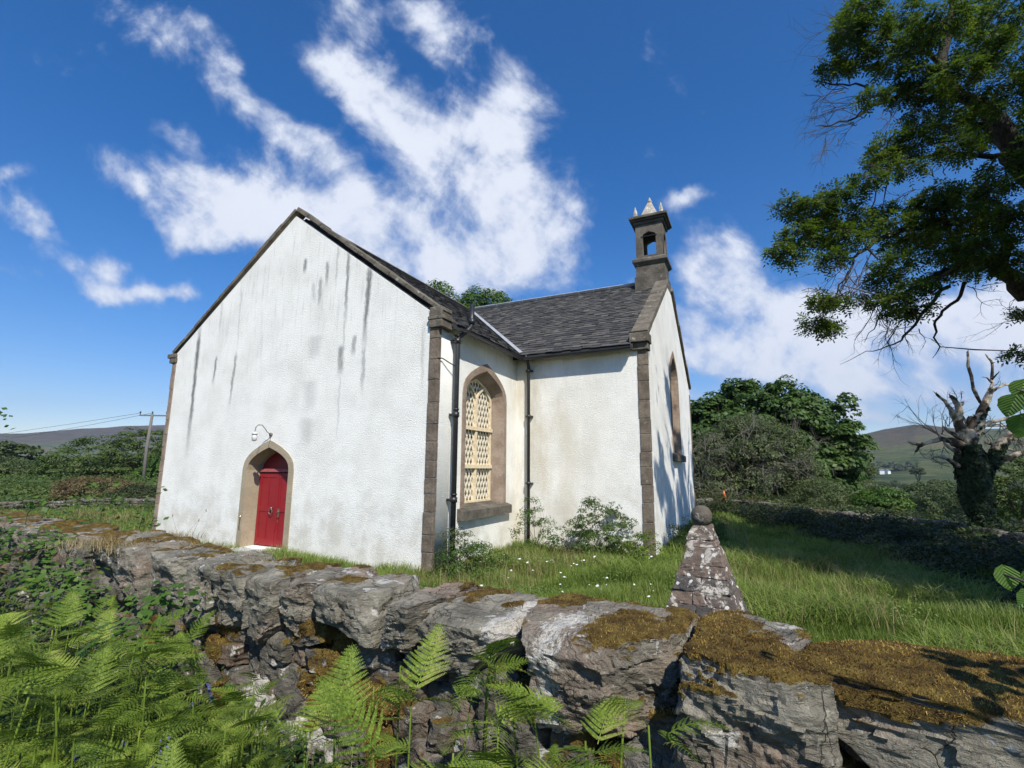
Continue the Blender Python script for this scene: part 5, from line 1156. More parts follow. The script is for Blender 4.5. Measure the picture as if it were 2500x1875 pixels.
for L in LB:
    P=[];Rq=[]; dz=rr.uniform(-.35,.35) if L[0][2]<60 else 0
    for i,(x_,y_,r_) in enumerate(L):
        p=z5(x_,y_,13.2+dz*i/len(L)); P.append(p-DL+Vector((rr.gauss(0,.012),0,rr.gauss(0,.012)))); Rq.append(max(.008,r_*k5*(.66 if r_>50 else .98)))
    P2=[];R2=[]
    for i in range(len(P)-1):
        P2+=[P[i],P[i].lerp(P[i+1],.5)+Vector((rr.gauss(0,1),rr.gauss(0,1),rr.gauss(0,1)))*Rq[i]*.18]; R2+=[Rq[i],(Rq[i]+Rq[i+1])/2*rr.uniform(.85,1.15)]
    mb.tube(P2+[P[-1]],R2+[Rq[-1]],10 if Rq[0]>.1 else 7)
    if Rq[-1]<.06: 
        for q in range(3): mb.tube([P[-1],P[-1]+(P[-1]-P[-2]).normalized()*.06+Vector((rr.gauss(0,.02),0,rr.gauss(0,.02)))],[Rq[-1]*.5,.003],4)
mb.build('trunk',M['deadwood'],DT_,True)
mb=MB()
for (x_,y_,dx,dz,L,n_) in [(330,720,-.3,1,.9,4),(300,700,-.5,.8,.9,4),(380,640,0,1,.5,3),(470,420,0,1,.25,3),(930,660,.6,-.6,.5,5),(860,640,.5,.2,.5,5),(800,600,.3,-.6,.4,4),(900,700,.6,-.8,.6,5),(960,760,.5,-.5,.5,5),(400,940,-1,-.2,.6,3),(340,800,-.6,-.5,.4,3),(690,700,.5,-.5,.4,4),(740,800,.5,.5,.4,4),(720,340,.8,.1,.3,3),(990,530,.4,.6,.4,5),(1100,600,.2,.6,.5,6)]:
    for i in range(n_): twig_burst(mb,z5(x_+rr.uniform(-25,25),y_+rr.uniform(-20,20))-DL,(dx+rr.gauss(0,.3),rr.gauss(0,.4),dz+rr.gauss(0,.3)),L*rr.uniform(.5,1.1),.011,2,rr,.5,0,3)
mb.build('bare_twigs',M['greytwig'],DT_,True)
C_=[];N_=[]
def ivy_on(L,a,b,n,spread=1.1,patch=0):
    for i in range(n):
        t=rr.uniform(a,b)*(len(L)-1); j=min(int(t),len(L)-2); f=t-j; x_=L[j][0]*(1-f)+L[j+1][0]*f; y_=L[j][1]*(1-f)+L[j+1][1]*f; r_=(L[j][2]*(1-f)+L[j+1][2]*f)*k5
        th=rr.uniform(0,2*PI); ns=mnoise.noise(Vector((math.cos(th)*1.5,math.sin(th)*1.5,t*1.6)))
        if ns<patch-.5: continue
        d=Vector((math.cos(th),math.sin(th),0)); p=z5(x_,y_)-DL+d*r_*rr.uniform(.86,1.06+max(0,ns)*.35); C_.append(tuple(p)); N_.append(tuple(d+Vector((rr.gauss(0,.35),rr.gauss(0,.35),.35+rr.gauss(0,.3)))))
ivy_on(LB[0],.0,.80,17000,1.1,-.3); ivy_on(LB[1],0,.40,2600,1.1,.0); ivy_on(LB[0],.75,.97,1500,1.1,.2); ivy_on(LB[12],.0,.3,150,1.1,.4)
C_=np.array(C_);N_=np.array(N_); leaf_obj('ivy',C_,N_,NR.uniform(.06,.12,len(C_)),M['ivy'],DT_,.85)
# ---------------------------------------------------------------- boundary walls
def rubble_wall(name,pts,h,label,seed,n_per=5):
    T=empty(name,(pts[0][0],pts[0][1],0)); tag(T,label,'stone wall'); o_=Vector(T.location); mb=MB(); r3=random.Random(seed); nst=0
    for (a,b) in zip(pts[:-1],pts[1:]):
        a=Vector((*a,0));b=Vector((*b,0)); L=(b-a).length; d=(b-a)/L
        for c in range(n_per):
            s=0
            while s<L:
                w=r3.uniform(.25,.55); p=a+d*(s+w/2); z=float(gz(p.x,p.y))+h*(c+.5)/n_per+r3.uniform(-.04,.04)
                V,F=rock_verts((w*1.05,r3.uniform(.4,.55),h/n_per*r3.uniform(1.05,1.4)),seed*1000+nst%40,3,.9,7,5); nst+=1
                A=np.array(Matrix((d,Vector((-d.y,d.x,0)),Vector((0,0,1)))).transposed()@Matrix.Rotation(r3.uniform(-.15,.15),3,'Y')); mb.add([tuple(v) for v in V@A.T+np.array(p-o_+Vector((0,0,z)))],F); s+=w
    mb.build('rubble',M['rub'],T,True); return T
q=[at_z(1700,1247,0),at_z(1760,1246,0),at_z(1860,1258,0),at_z(1960,1272,0),at_z(2080,1288,0),at_z(2200,1300,0),at_z(2330,1325,0),at_z(2480,1362,0)]
BW=[(p.x,p.y) for p in q]; print('boundary',[(round(a,1),round(b,1)) for a,b in BW])
rubble_wall('boundary_wall',BW+[(11.2,6),(11.5,2)],.52,'low overgrown rubble boundary wall crossing behind the churchyard on the right',5,4)
q=[at_z(-200,1262,-.1),at_z(60,1254,-.1),at_z(200,1250,-.1),at_z(330,1251,-.1),at_z(420,1252,-.1)]; LWP=sorted((p.x,p.y) for p in q)
rubble_wall('boundary_wall',[(p.x,p.y) for p in q],.45,'low tumbled rubble wall behind the near wall, left of the church',6,4)
# a bit of orange on the wall: a small cone
c=at_y(1770,1243,BW[1][1]-.4); T=empty('orange_cone',(c.x,c.y,float(gz(c.x,c.y))+.52)); tag(T,'small orange cone standing on the far end of the right boundary wall','cone')
b=MB(); b.tube([(0,0,0),(0,0,.04)],[.17,.17],8); b.tube([(0,0,.04),(0,0,.42)],[.12,.025],12); b.build('cone_body',M['orange'],T,True)
# ---------------------------------------------------------------- undergrowth, grass
def in_church(x,y,m=0.):
    p=Vector((x,y,0))-C1; a,b_=p.dot(D2),p.dot(N2)
    return (-WA-m<a<m and -m<b_<L2+.5) or (-WA-L3-m<a<L3+m and L2-m<b_<L2+WB+m)
def in_church_np(X,Y,m=0.):
    a=(X-C1.x)*D2.x+(Y-C1.y)*D2.y; b_=(X-C1.x)*N2.x+(Y-C1.y)*N2.y
    return ((a>-WA-m)&(a<m)&(b_>-m)&(b_<L2+.5))|((a>-WA-L3-m)&(a<L3+m)&(b_>L2-m)&(b_<L2+WB+m))
path_np=np.array([(p.x,p.y) for p in pa])
def near_path(X,Y):
    d=np.full(X.shape,9.)
    for a,b_ in zip(path_np[:-1],path_np[1:]):
        ab=b_-a; t=np.clip(((X-a[0])*ab[0]+(Y-a[1])*ab[1])/(ab@ab),0,1); d=np.minimum(d,np.hypot(X-a[0]-t*ab[0],Y-a[1]-t*ab[1]))
    return d
def nz2(X,Y,s,o=0): return np.array([mnoise.fractal(Vector((a*s+o,b_*s,o)),.9,2.,3) for a,b_ in zip(X,Y)])
n=1150000
az=NR.uniform(-.95,.98,n); r=np.exp(NR.uniform(math.log(2.4),math.log(34),n)); X=r*np.sin(az); Y=r*np.cos(az)
keep=(wall_side(X,Y)>.62)&~in_church_np(X,Y,.02)&(bdist(X,Y)<.3)&(near_path(X,Y)>.62*NR.random(n)**1.5)&(r*r*NR.random(n)**.5>0)
# nothing far behind the church
a_=(X-C1.x)*N2.x+(Y-C1.y)*N2.y; keep&=~((a_>L2+2)&((X-C1.x)*D2.x+(Y-C1.y)*D2.y<L3))
az_,X,Y,r=az[keep],X[keep],Y[keep],r[keep]; n=len(X)
Z=gz(X,Y); cl=np.sin(X*2.1+np.cos(Y*1.7)*2)*np.cos(Y*2.6+np.sin(X*1.3)*2); cl2=np.sin(X*.8+1)*np.cos(Y*.9+2)
H=(.17+.10*cl+.05*cl2)*NR.uniform(.55,1.5,n); H=np.maximum(.06,H); W=NR.uniform(.004,.0075,n)*np.maximum(1,r/7)
P=np.stack([X,Y,Z-.01],1)
V,l,s_,t=blades(P,H,W,NR.uniform(.1,.95,n)*(.6+.4*cl),.7); print('grass',n)
o=link('grass',np_mesh('grass',V,l,s_,t),M['grass']); tag(o,'long green churchyard grass between the near wall and the church','grass',kind='stuff')
n=170000; X=NR.uniform(-9,9.5,n); Y=NR.uniform(3,14,n); m=(wall_side(X,Y)>.7)&~in_church_np(X,Y,.05)&(bdist(X,Y)<0)&(near_path(X,Y)>.6)&(np.sin(X*2.7+np.sin(Y*1.9)*2)+np.cos(Y*3.1-X*.7)+NR.normal(0,.35,n)>.35)&(np.abs(X/Y)<1.15); X,Y=X[m],Y[m]; n=len(X)
Hh=(.10+.09*np.sin(X*1.1+Y*2))*1.0+.07
o=leaf_obj('meadow_weeds',np.stack([X,Y,gz(X,Y)+Hh*NR.random(n)**.4],1),np.stack([NR.normal(0,.6,n),NR.normal(0,.6,n)-.2,np.ones(n)],1),NR.uniform(.02,.05,n),M['weed'],None,.5); tag(o,'patches of small broad-leaved weeds among the churchyard grass','weeds',kind='stuff')
# taller arching sedge blades and seed heads
n=42000; X=NR.uniform(1.8,9.5,n); Y=NR.uniform(3.2,12,n); m=(wall_side(X,Y)>.7)&~in_church_np(X,Y,.1)&(bdist(X,Y)<0)&(np.sin(X*1.9+Y)+np.cos(Y*2.3-X)>.3); X,Y=X[m],Y[m]; n=len(X)
V,l,s_,t=blades(np.stack([X,Y,gz(X,Y)],1),NR.uniform(.25,.5,n),NR.uniform(.008,.014,n),NR.uniform(.7,1.3,n),1.0)
o=link('sedge',np_mesh('sedge',V,l,s_,t),M['grass']); tag(o,'arching sedge tufts among the grass right of the pyramid pier','grass',kind='stuff')
n=9000; X=NR.uniform(-2,9.5,n); Y=NR.uniform(3.2,11,n); m=(wall_side(X,Y)>.7)&~in_church_np(X,Y,.1)&(bdist(X,Y)<0)&(np.sin(X*1.3+2)+np.cos(Y*1.3-X)>.0); X,Y=X[m],Y[m]; n=len(X)
V,l,s_,t=blades(np.stack([X,Y,gz(X,Y)],1),NR.uniform(.3,.58,n),NR.uniform(.003,.006,n),NR.uniform(.2,1.0,n),1.0)
o=link('seed_grass',np_mesh('seed_grass',V,l,s_,t),M['drygrass']); tag(o,'pale flowering grass stems scattered over the churchyard','grass',kind='stuff')
# bramble bank in the shade along the boundary wall
def bank(name,n,xr,yr,cond,hf,mat,label,leaf=(.04,.08)):
    X=NR.uniform(*xr,n); Y=NR.uniform(*yr,n); m=cond(X,Y)&~in_church_np(X,Y,.15); X,Y=X[m],Y[m]; n=len(X)
    ns=nz2(X,Y,.9); H=hf(X,Y)*(.75+ns*.9); H=np.maximum(.05,H); Z=gz(X,Y)+H*NR.random(n)**.45
    N_=np.stack([NR.normal(0,.6,n),NR.normal(0,.6,n)-.2,np.ones(n)],1)
    o=leaf_obj(name,np.stack([X,Y,Z],1),N_,NR.uniform(*leaf,n),M[mat],None,.65); tag(o,label,'undergrowth',kind='stuff'); return o
bw=np.array(BW)
def dist_bw(X,Y):
    d=np.full(X.shape,99.)
    P_=list(map(np.array,BW+[(11.2,6.)]))
    for a,b_ in zip(P_[:-1],P_[1:]):
        ab=b_-a; t=np.clip(((X-a[0])*ab[0]+(Y-a[1])*ab[1])/(ab@ab),0,1); d=np.minimum(d,np.hypot(X-a[0]-t*ab[0],Y-a[1]-t*ab[1]))
    return d
bank('bramble_bank',230000,(5.5,14.5),(5,28),lambda X,Y:(dist_bw(X,Y)<4.2)&(near_path(X,Y)>.8),lambda X,Y:.60*sst(4.3-dist_bw(X,Y),0,1.6)*(.45+.55*sst(dist_bw(X,Y),.3,1.4)),'bramble','shade-darkened bramble and bracken bank in front of the right boundary wall',(.05,.10))
bank('hedge_undergrowth',40000,(11,24),(11,32),lambda X,Y:(dist_bw(X,Y)<5)&(bdist(X,Y)>-.2),lambda X,Y:.5+0*X,'hedge','rough green scrub just beyond the right boundary wall',(.08,.2))
bank('left_undergrowth',60000,(-34,-6),(8,26),lambda X,Y:(wall_side(X,Y)>1.)&(X/Y<-.60),lambda X,Y:.26+0*Y,'hedge','green weeds in the strip between the near wall and the left field wall',(.05,.11))
bank('left_scrub',70000,(-60,-9),(23,50),lambda X,Y:(X/Y<-.62)&(X/Y>-1.25),lambda X,Y:.40+.012*Y,'hedge','green scrub covering the field behind the left field wall',(.10,.24))
for nm_,mt_,n_,hh_,lab in (('wall_brambles','bramble',26000,.80,'dark brambles trailing over the right boundary wall'),('wall_moss_growth','brown',15000,.70,'brown dead growth lying along the top of the right boundary wall'),('wall_green_growth','hedge',14000,.85,'green shoots along the top of the right boundary wall')):
    bank(nm_,n_*11,(5,14),(4,28),lambda X,Y:(dist_bw(X,Y)<.42)&(np.sin(X*3.1+Y*2.3+hh_*40)+NR.normal(0,.5,len(X))>-.2),lambda X,Y:hh_+0*X,mt_,lab,(.03,.07))
bank('left_wall_growth',130000,(-22,-6),(8,24),lambda X,Y:(X/Y<-.62)&(np.abs(Y-np.interp(X,[p[0] for p in LWP],[p[1] for p in LWP])+.2)<.55),lambda X,Y:.55+.2*np.sin(X*2),'hedge','weeds growing against and over the low left field wall',(.03,.08))
# clumps at the foot of the church walls
def clump(name,a,b_,w,h,mat,label,seed,leaf=.05,per=70,ncl=40,aspect=.4):
    c=chw(a,b_); z=float(gz(c.x,c.y)); T=tree(name,(c.x,c.y,z),[(Vector((c.x,c.y,z+h*.45)),(w,w*.8,h*.55))],mat,label,'plant',ncl,per,.16,leaf,.015,None,seed,.9,-.9,aspect,'twig',limbn=6); return T
clump('bracken_clump',1.0,L2-1.05,.55,1.2,'bright','pale green bracken clump below the lattice window',81,.05)
clump('nettle_clump',1.8,L2-.75,.6,.75,'bright','low leafy weeds at the foot of the inner return wall',82)
clump('nettle_clump',2.4,L2-.66,.7,1.35,'hedge','tall grey-green thistle and nettle clump against the return wall',83,.06,90,60)
clump('bracken_clump',3.3,L2-.9,.4,.65,'fern','bright bracken clump at the foot of the right-hand quoin',84)
clump('nettle_clump',.55,.1,.30,.85,'willow','climbing weeds round the foot of the black downpipe',85,.045,60,34)
clump('nettle_clump',.95,-.15,.6,.6,'bright','low green weeds in front of the near corner quoin',86)
clump('nettle_clump',4.1,L2+1.4,.42,.75,'hedge','green weeds at the foot of the right gable wall',87,.05)
clump('nettle_clump',4.3,L2+3.4,.5,.7,'hedge','further weeds along the right gable wall behind the ball pier',88,.05)
# daisies
T0=empty('oxeye_daisy'); b=MB(); b.tube([(0,0,-.05),(.01,0,.3),(.0,.01,.42)],.0025,4); b.build('stem',M['fernd'],T0)
b=MB()
for i in range(12):
    a=2*PI*i/12; b.add([(0,0,.425),(.014*math.cos(a-.25),.014*math.sin(a-.25),.428),(.038*math.cos(a),.038*math.sin(a),.425),(.014*math.cos(a+.25),.014*math.sin(a+.25),.428)],[(0,1,2,3)])
b.tube([(0,0,.42),(0,0,.435)],[.012,.006],8); b.build('flower_head',M['petal'],T0)
rr=random.Random(9); nf=0
while nf<58:
    u=rr.uniform(1130,1640); v=rr.uniform(1335,1480); p=at_z(u,v,.3)
    if in_church(p.x,p.y,.15) or float(wall_side(np.array(p.x),np.array(p.y)))<.8: continue
    D_=T0 if nf==0 else copy_tree(T0); D_.location=(p.x,p.y,float(gz(p.x,p.y))-.05); D_.rotation_euler=(rr.uniform(.1,.6),rr.uniform(-.3,.3),rr.uniform(-.8,.8)); s_=rr.uniform(.45,.95); D_.scale=(s_,)*3
    tag(D_,'small white wild flower in the grass before the return wall','flower','white flowers scattered in the churchyard grass'); nf+=1
# ---------------------------------------------------------------- bracken ferns
def fern_blade(L,seed,npair=13,w=.42,droop=.5,young=0):
    """one triangular frond along +X, lying in XY with droop in -Z, starting at the origin"""
    r4=np.random.default_rng(seed); C_=[];T_=[];N_=[];Z_=[];A_=[]; rach=MB()
    def axis(t): return np.array([L*t*(1-.12*droop*t),L*.04*math.sin(t*3+seed),-L*droop*.45*t*t+ (.04*L*math.sin(t*2.5) if young else 0)])
    rach.tube([Vector(axis(t)) for t in np.linspace(0,1,9)],list(np.linspace(.0035,.0008,9)*L/.5),5,False)
    for i in range(npair):
        t=.06+.93*(i/npair)**.92; base=axis(t); tan=axis(min(1,t+.02))-axis(t); tan/=np.linalg.norm(tan)
        pl=L*w*(1-t)**.85*(1 if i>0 else .92)+.008*L
        for sg in (-1,1):
            side=np.array([0,sg,0.]); d=side*math.cos(.42)+tan*math.sin(.42); d+=np.array([0,0,r4.normal(0,.08)+.12]); d/=np.linalg.norm(d)
            m=max(3,int(pl/ (L*.0165))); pr=np.linspace(.05,1,m)
            cur=lambda s: base+d*pl*s+np.array([0,0,-pl*.22*s*s])+tan*pl*.10*s*s
            if pl>.05*L: rach.tube([Vector(cur(0)),Vector(cur(.5)),Vector(cur(.97))],[.0013*L/.5,.0009*L/.5,.0004],3,False)
            dn=np.array([0,0,1.]); 
            for s in pr:
                c=cur(s); dd=cur(min(1,s+.05))-cur(s) if s<.95 else d; dd=dd/np.linalg.norm(dd); perp=np.cross(dn,dd); perp/=np.linalg.norm(perp)
                ll=min(pl*.30,.026*L)*(1-s)**.55*(.7+.3*min(1,s*5))+.004*L/.5
                for s2 in (-1,1):
                    td=perp*s2+dd*.45; td/=np.linalg.norm(td); C_.append(c+td*ll*.5+np.array([0,0,-ll*.06])); T_.append(td); N_.append(dn+r4.normal(0,.16,3)); Z_.append(ll); A_.append(.0088*L/.5)
    C_,T_,N_,Z_,A_=map(np.array,(C_,T_,N_,Z_,A_))
    N_=N_-T_*(N_*T_).sum(1)[:,None]; N_/=np.linalg.norm(N_,axis=1)[:,None]; B=np.cross(N_,T_); h=(Z_/2)[:,None]; wv=(A_*np.clip(Z_/(.0142*L/.5),.55,1.0)*.5)[:,None]
    V=np.stack([C_-T_*h-B*wv,C_-T_*h+B*wv,C_+T_*h*.5+B*wv*.8,C_+T_*h,C_+T_*h*.5-B*wv*.8],1).reshape(-1,3); n=len(C_)
    V0=np.array([tuple(v) for v in rach.v]); o=len(V0)
    loops=np.concatenate([np.array([i for f in rach.f for i in f],int),(np.arange(n*5)+o)]); tot=np.concatenate([np.array([len(f) for f in rach.f]),np.full(n,5)]); st_=np.concatenate([[0],np.cumsum(tot)[:-1]])
    return np_mesh('frond',np.vstack([V0,V]),loops,st_,tot)
FM=[fern_blade(.5,s,14,.42,dr) for s,dr in ((1,.45),(2,.8),(3,.25),(4,1.1))]
FY=[fern_blade(.3,11,11,.36,.9,1),fern_blade(.3,12,11,.30,1.3,1)]
for m_ in FM+FY: m_.materials.append(M['fern'])
stem_me=[]
for q in range(3):
    b=MB(); b.tube([(0,0,-.1),(.012*(q-1),.01,.25),(.03*(q-1),.02,.55),(.05*(q-1),.03,.8)],[.0055,.005,.004,.003],6); m_=b.mesh('stem'); m_.materials.append(M['fern']); stem_me.append(m_)
def fern(x,y,h,size,az,rr,label,group,young=False,lean=.3):
    z=float(gz(x,y)); T=empty('bracken_fern',(x,y,z),az); tag(T,label,'fern',group)
    s=link('stem',stem_me[rr.randrange(3)],None,T,True); s.scale=(1,1,h/.8); s.rotation_euler=(0,lean*.35,0)
    top=Vector((math.sin(lean*.35)*h,0,math.cos(lean*.35)*h))
    def fr(pos,yaw,pitch,sc_,pool,roll=0):
        f=link('frond',pool[rr.randrange(len(pool))],None,T); f.location=pos; f.rotation_euler=(roll,-pitch,yaw); f.scale=(sc_,)*3
    pool=FY if young else FM; k_=size/.5*(1.5 if young else 1)
    fr(top,0,rr.uniform(.35,.95),k_,pool,rr.uniform(-.3,.3))
    for sg in (-1,1):
        fr(top*.97,sg*rr.uniform(.95,1.35),rr.uniform(.1,.5),k_*rr.uniform(.55,.75),pool,sg*.3+rr.uniform(-.3,.3))
        if not young and rr.random()<.7: fr(top*.80,sg*rr.uniform(1.2,1.8),rr.uniform(.0,.4),k_*rr.uniform(.45,.65),pool,rr.uniform(-.3,.3))
    return T
rr=random.Random(31); nfern=0
def wfd(x,y): return float(wall_side(np.array(x),np.array(y)))
# dense mass at the lower left (pixel guides give the tops, real heights follow)
tries=0
while nfern<270 and tries<20000:
    tries+=1; u=rr.uniform(-260,640); lim=np.interp(u,[-300,0,120,190,300,400,480,580,660],[1290,1320,1330,1420,1500,1500,1540,1590,1690])
    v=lim+rr.uniform(0,1)**1.2*(2150-lim); y=rr.uniform(1.3,6.8); p=at_y(u,v,y); x=p.x; w_=wfd(x,y)
    if w_>-.12 or x<-9: continue
    z=float(gz(x,y)); h=p.z-z-.10
    if not .22<h<(1.05 if x<-1.6 else .8): continue
    if x>-.9: continue
    fern(x,y,h,rr.uniform(.17,.31),rr.uniform(-PI,PI) if rr.random()<.5 else rr.gauss(-1.2,.7),rr,'bracken fern in the dense green mass at the lower left','dense bracken at the lower left',rr.random()<.12,rr.uniform(.1,.4)); nfern+=1
print('ferns',nfern)
# individual ferns along the foot of the wall, lower middle
for (u,v,y,size,young,lab) in [(1235,1560,1.95,.34,0,''),(900,1640,2.1,.33,0,''),(1000,1660,1.9,.36,0,''),(1090,1640,2.05,.34,0,''),(1180,1690,1.75,.34,0,''),(1300,1640,1.9,.30,0,''),(1380,1690,1.75,.30,0,''),(1460,1640,1.75,.24,0,''),(1590,1740,1.6,.26,1,''),(760,1760,2.0,.34,0,''),(840,1730,1.8,.36,0,''),(960,1790,1.55,.36,0,''),(1080,1800,1.5,.36,0,''),(1230,1800,1.5,.32,0,''),(700,1700,2.2,.3,0,''),(1340,1800,1.5,.30,0,''),(1440,1790,1.5,.26,0,''),(640,1610,2.4,.2,1,''),(970,1590,2.1,.2,1,''),(1160,1600,2.0,.22,1,'')]:
    u+= -60 if u==1235 else 0
    p=at_y(u,v+45,y); x=p.x
    while wfd(x,y)>-.10: y-=.05; p=at_y(u,v+45,y); x=p.x
    z=float(gz(x,y)); h=max(.3,p.z-z)
    fern(x,y,h,size*.84,rr.uniform(-PI,PI),rr,'bracken fern standing against the foot of the wall, lower middle','bracken ferns along the foot of the wall, lower middle',bool(young),.15)
# ---------------------------------------------------------------- low plants, dry grass, bluebells under the ferns
n=90000; X=NR.uniform(-8.5,2.2,n); Y=NR.uniform(.5,8,n); w_=wall_side(X,Y); m=(w_<-.02)&(w_>-2.6); X,Y,w_=X[m],Y[m],w_[m]; n=len(X)
ns=nz2(X,Y,1.6,3); H=np.maximum(.03,(.22+ns*.3)*(.6+1.2*sst(-X,.8,2.2))); 
C_=np.stack([X,Y,gz(X,Y)+H*NR.random(n)**.5],1); N_=np.stack([NR.normal(0,.5,n),NR.normal(0,.5,n)-.3,np.ones(n)],1)
o=leaf_obj('verge_plants',C_,N_,NR.uniform(.025,.06,n),M['fernd'],None,.7); tag(o,'dark leafy weeds on the ground under the ferns at the foot of the wall','undergrowth',kind='stuff')
n=30000; X=NR.uniform(-8.5,2.2,n); Y=NR.uniform(.5,8,n); w_=wall_side(X,Y); m=(w_<-.02)&(w_>-2.6)&(NR.random(n)<.7); X,Y=X[m],Y[m]; n=len(X)
V,l,s_,t=blades(np.stack([X,Y,gz(X,Y)],1),NR.uniform(.1,.38,n),NR.uniform(.003,.006,n),NR.uniform(.2,1.1,n),1.0)
o=link('verge_grass',np_mesh('verge_grass',V,l,s_,t),M['grass']); tag(o,'grass blades among the ferns in front of the wall','grass',kind='stuff')
# brambles climbing at the far left of the near wall
C_=[];N_=[]
for i in range(62):
    t=rr.random(); s=rr.uniform(6.6,WLEN-.3); p,tn=fpt(s); c=Vector((p.x+rr.uniform(-.35,.15),p.y-rr.uniform(.0,.45),rr.uniform(.45,1.15)))
    if s>8.2: c.z+=rr.uniform(0,.35)
    k_=60; d=NR.normal(size=(k_,3)); d/=np.linalg.norm(d,axis=1)[:,None]; q=d*np.array([.2,.2,.14])*NR.uniform(.4,1.1,(k_,1)); C_.append(np.array(c)+q); N_.append(d*.5+np.array([0,-.3,.9]))
C_=np.vstack(C_);N_=np.vstack(N_); o=leaf_obj('wall_creeper',C_,N_,NR.uniform(.04,.075,len(C_)),M['bright'],None,.75); tag(o,'bright bramble and creeper leaves climbing over the left end of the near wall','undergrowth',kind='stuff')
# dry grass tufts on top of the left cap stones
P_=[]
for (u,v,n_,sp) in [(400,1318,1500,.16),(330,1340,900,.12),(240,1330,900,.18),(500,1345,500,.13),(200,1255,600,.25),(290,1265,400,.2),(620,1375,200,.15)]:
    c=at_z(u,v,1.24); P_.append(np.stack([NR.normal(c.x,sp,n_),NR.normal(c.y,sp*.6,n_),np.full(n_,1.23)+NR.normal(0,.02,n_)],1))
P_=np.vstack(P_); n=len(P_); V,l,s_,t=blades(P_,NR.uniform(.03,.12,n),NR.uniform(.0015,.003,n),NR.uniform(.5,1.6,n),1.2)
o=link('dry_grass',np_mesh('dry_grass',V,l,s_,t),M['drygrass']); tag(o,'dry straw-coloured grass tufts on the left cap stones','grass',kind='stuff')
mb=MB()
for (u,v,h) in [(430,1350,.34),(440,1352,.30),(455,1350,.26),(330,1330,.32),(345,1330,.25),(300,1320,.22),(250,1290,.3),(235,1290,.22)]:
    c=at_z(u,v,1.27); a=rr.uniform(-.12,.22); mb.tube([c,c+Vector((a*.4,0,h*.5)),c+Vector((a,0,h))],[.0016,.0013,.0009],4); mb.tube([c+Vector((a,0,h-.008)),c+Vector((a,0,h+.014))],[.0035,.0035],5)
o=mb.build('dry_stalks',M['drygrass'],None); tag(o,'thin dry flower stalks rising from the left cap stones against the white wall','grass',kind='stuff')
# bluebells among the bracken
T0=empty('bluebell'); b=MB(); b.tube([(0,0,0),(.01,0,.2),(.04,0,.30)],.0025,4); b.build('stem',M['fernd'],T0); b=MB()
for i in range(6): b.tube([(.02+.006*i,(-1)**i*.008,.30-.022*i),(.03+.006*i,(-1)**i*.018,.285-.022*i),(.032+.006*i,(-1)**i*.022,.27-.022*i)],[.003,.007,.009],6)
b.build('bells',M['blue'],T0)
for i in range(22):
    y=rr.uniform(1.6,3.4); u=rr.uniform(40,620); x=(u-1250)/F_*y*1.05
    if wfd(x,y)>-.2: continue
    D_=T0 if 'label' not in T0 else copy_tree(T0); D_.location=(x,y,float(gz(x,y))+.12); D_.rotation_euler=(0,0,rr.uniform(0,6)); tag(D_,'small violet bluebell half hidden under the lower-left bracken','flower','bluebells under the bracken')
# ---------------------------------------------------------------- hazel shrub to the right of the camera, leaves in view
def hazel_leaf(L=.07,W=.062,seed=0):
    n=8; V=[];F=[];UV=[]; prof=[0,.62,.9,1,.97,.86,.66,.36,0]
    for i in range(n+1):
        t=i/n; w=prof[i]*W/2*(1+.05*(i%2)); dz=-.010*t*t-.0
        for s_ in (-1,-.5,0,.5,1): V.append((w*s_,L*t,dz-abs(s_)*w*-.12+ .0015*math.sin(i*2+s_*3))); UV.append((s_*.5*prof[i],t))
    for i in range(n):
        for j in range(4): a=i*5+j; F.append((a,a+1,a+6,a+5))
    o=len(V); V+=[(0,0,0),(.001,-.018,.004)]; 
    me=bpy.data.meshes.new('leaf'); me.from_pydata(V[:o],[],F); uv=me.uv_layers.new(name='UVMap')
    for lp in me.loops: uv.data[lp.index].uv=UV[lp.vertex_index]
    me.materials.append(M['hazel']); 
    for p in me.polygons: p.use_smooth=True
    return me
HL=hazel_leaf(); HZ=empty('hazel_shrub',(2.3,.45,.3)); tag(HZ,'hazel shrub at the right edge with broad ribbed leaves reaching into view','shrub'); HO=Vector(HZ.location)
def hleaf(p,dirv,nrm,s):
    d=Vector(dirv).normalized(); n_=Vector(nrm); n_=(n_-d*n_.dot(d)).normalized(); x_=d.cross(n_); m4=Matrix((x_,d,n_)).transposed().to_4x4(); o=link('leaf',HL,None,HZ); m4.translation=Vector(p)-HO; o.matrix_local=m4@Matrix.Scale(s,4)
hp=MB(); tip=at_y(2445,1400,1.05); t2=at_y(2560,1440,1.0)
for (P_) in ([HO,Vector((2.1,.6,1.0)),t2,tip],[HO,Vector((2.2,.6,1.5)),at_y(2640,1020,1.05),at_y(2500,955,1.1),at_y(2480,950,1.1)],[HO,Vector((2.4,.8,1.8)),Vector((2.3,1.0,2.4)),Vector((2.1,1.1,2.75))],[HO,Vector((2.0,.2,1.6)),Vector((1.7,.3,2.2))]):
    hp.tube([p-HO for p in P_],[.014,.01,.004,.0015][:len(P_)] if len(P_)==4 else ([.014,.01,.004,.0025,.0015] if len(P_)==5 else [.014,.009,.003]),6)
hp.build('branch',M['twig'],HZ,True)
vd=ray(2440,1430).normalized()
hleaf(at_y(2446,1378,1.05),(.06,-.25,-1),(-.25,-1,.25),.72); hleaf(at_y(2515,1385,1.06),(.3,.2,-1),(-.4,-.6,.8),.75); hleaf(at_y(2545,1450,1.0),(-.75,.1,-.35),(.2,-.5,1),.7)
hleaf(at_y(2500,925,1.1),(-.3,0,-1),(-.6,-.8,.1),.75); hleaf(at_y(2485,960,1.1),(-.5,.1,-.8),(-.3,-.4,1),.85); hleaf(at_y(2495,1010,1.1),(-.2,.2,-1),(-.8,-.3,.5),.8)
rr=random.Random(41)
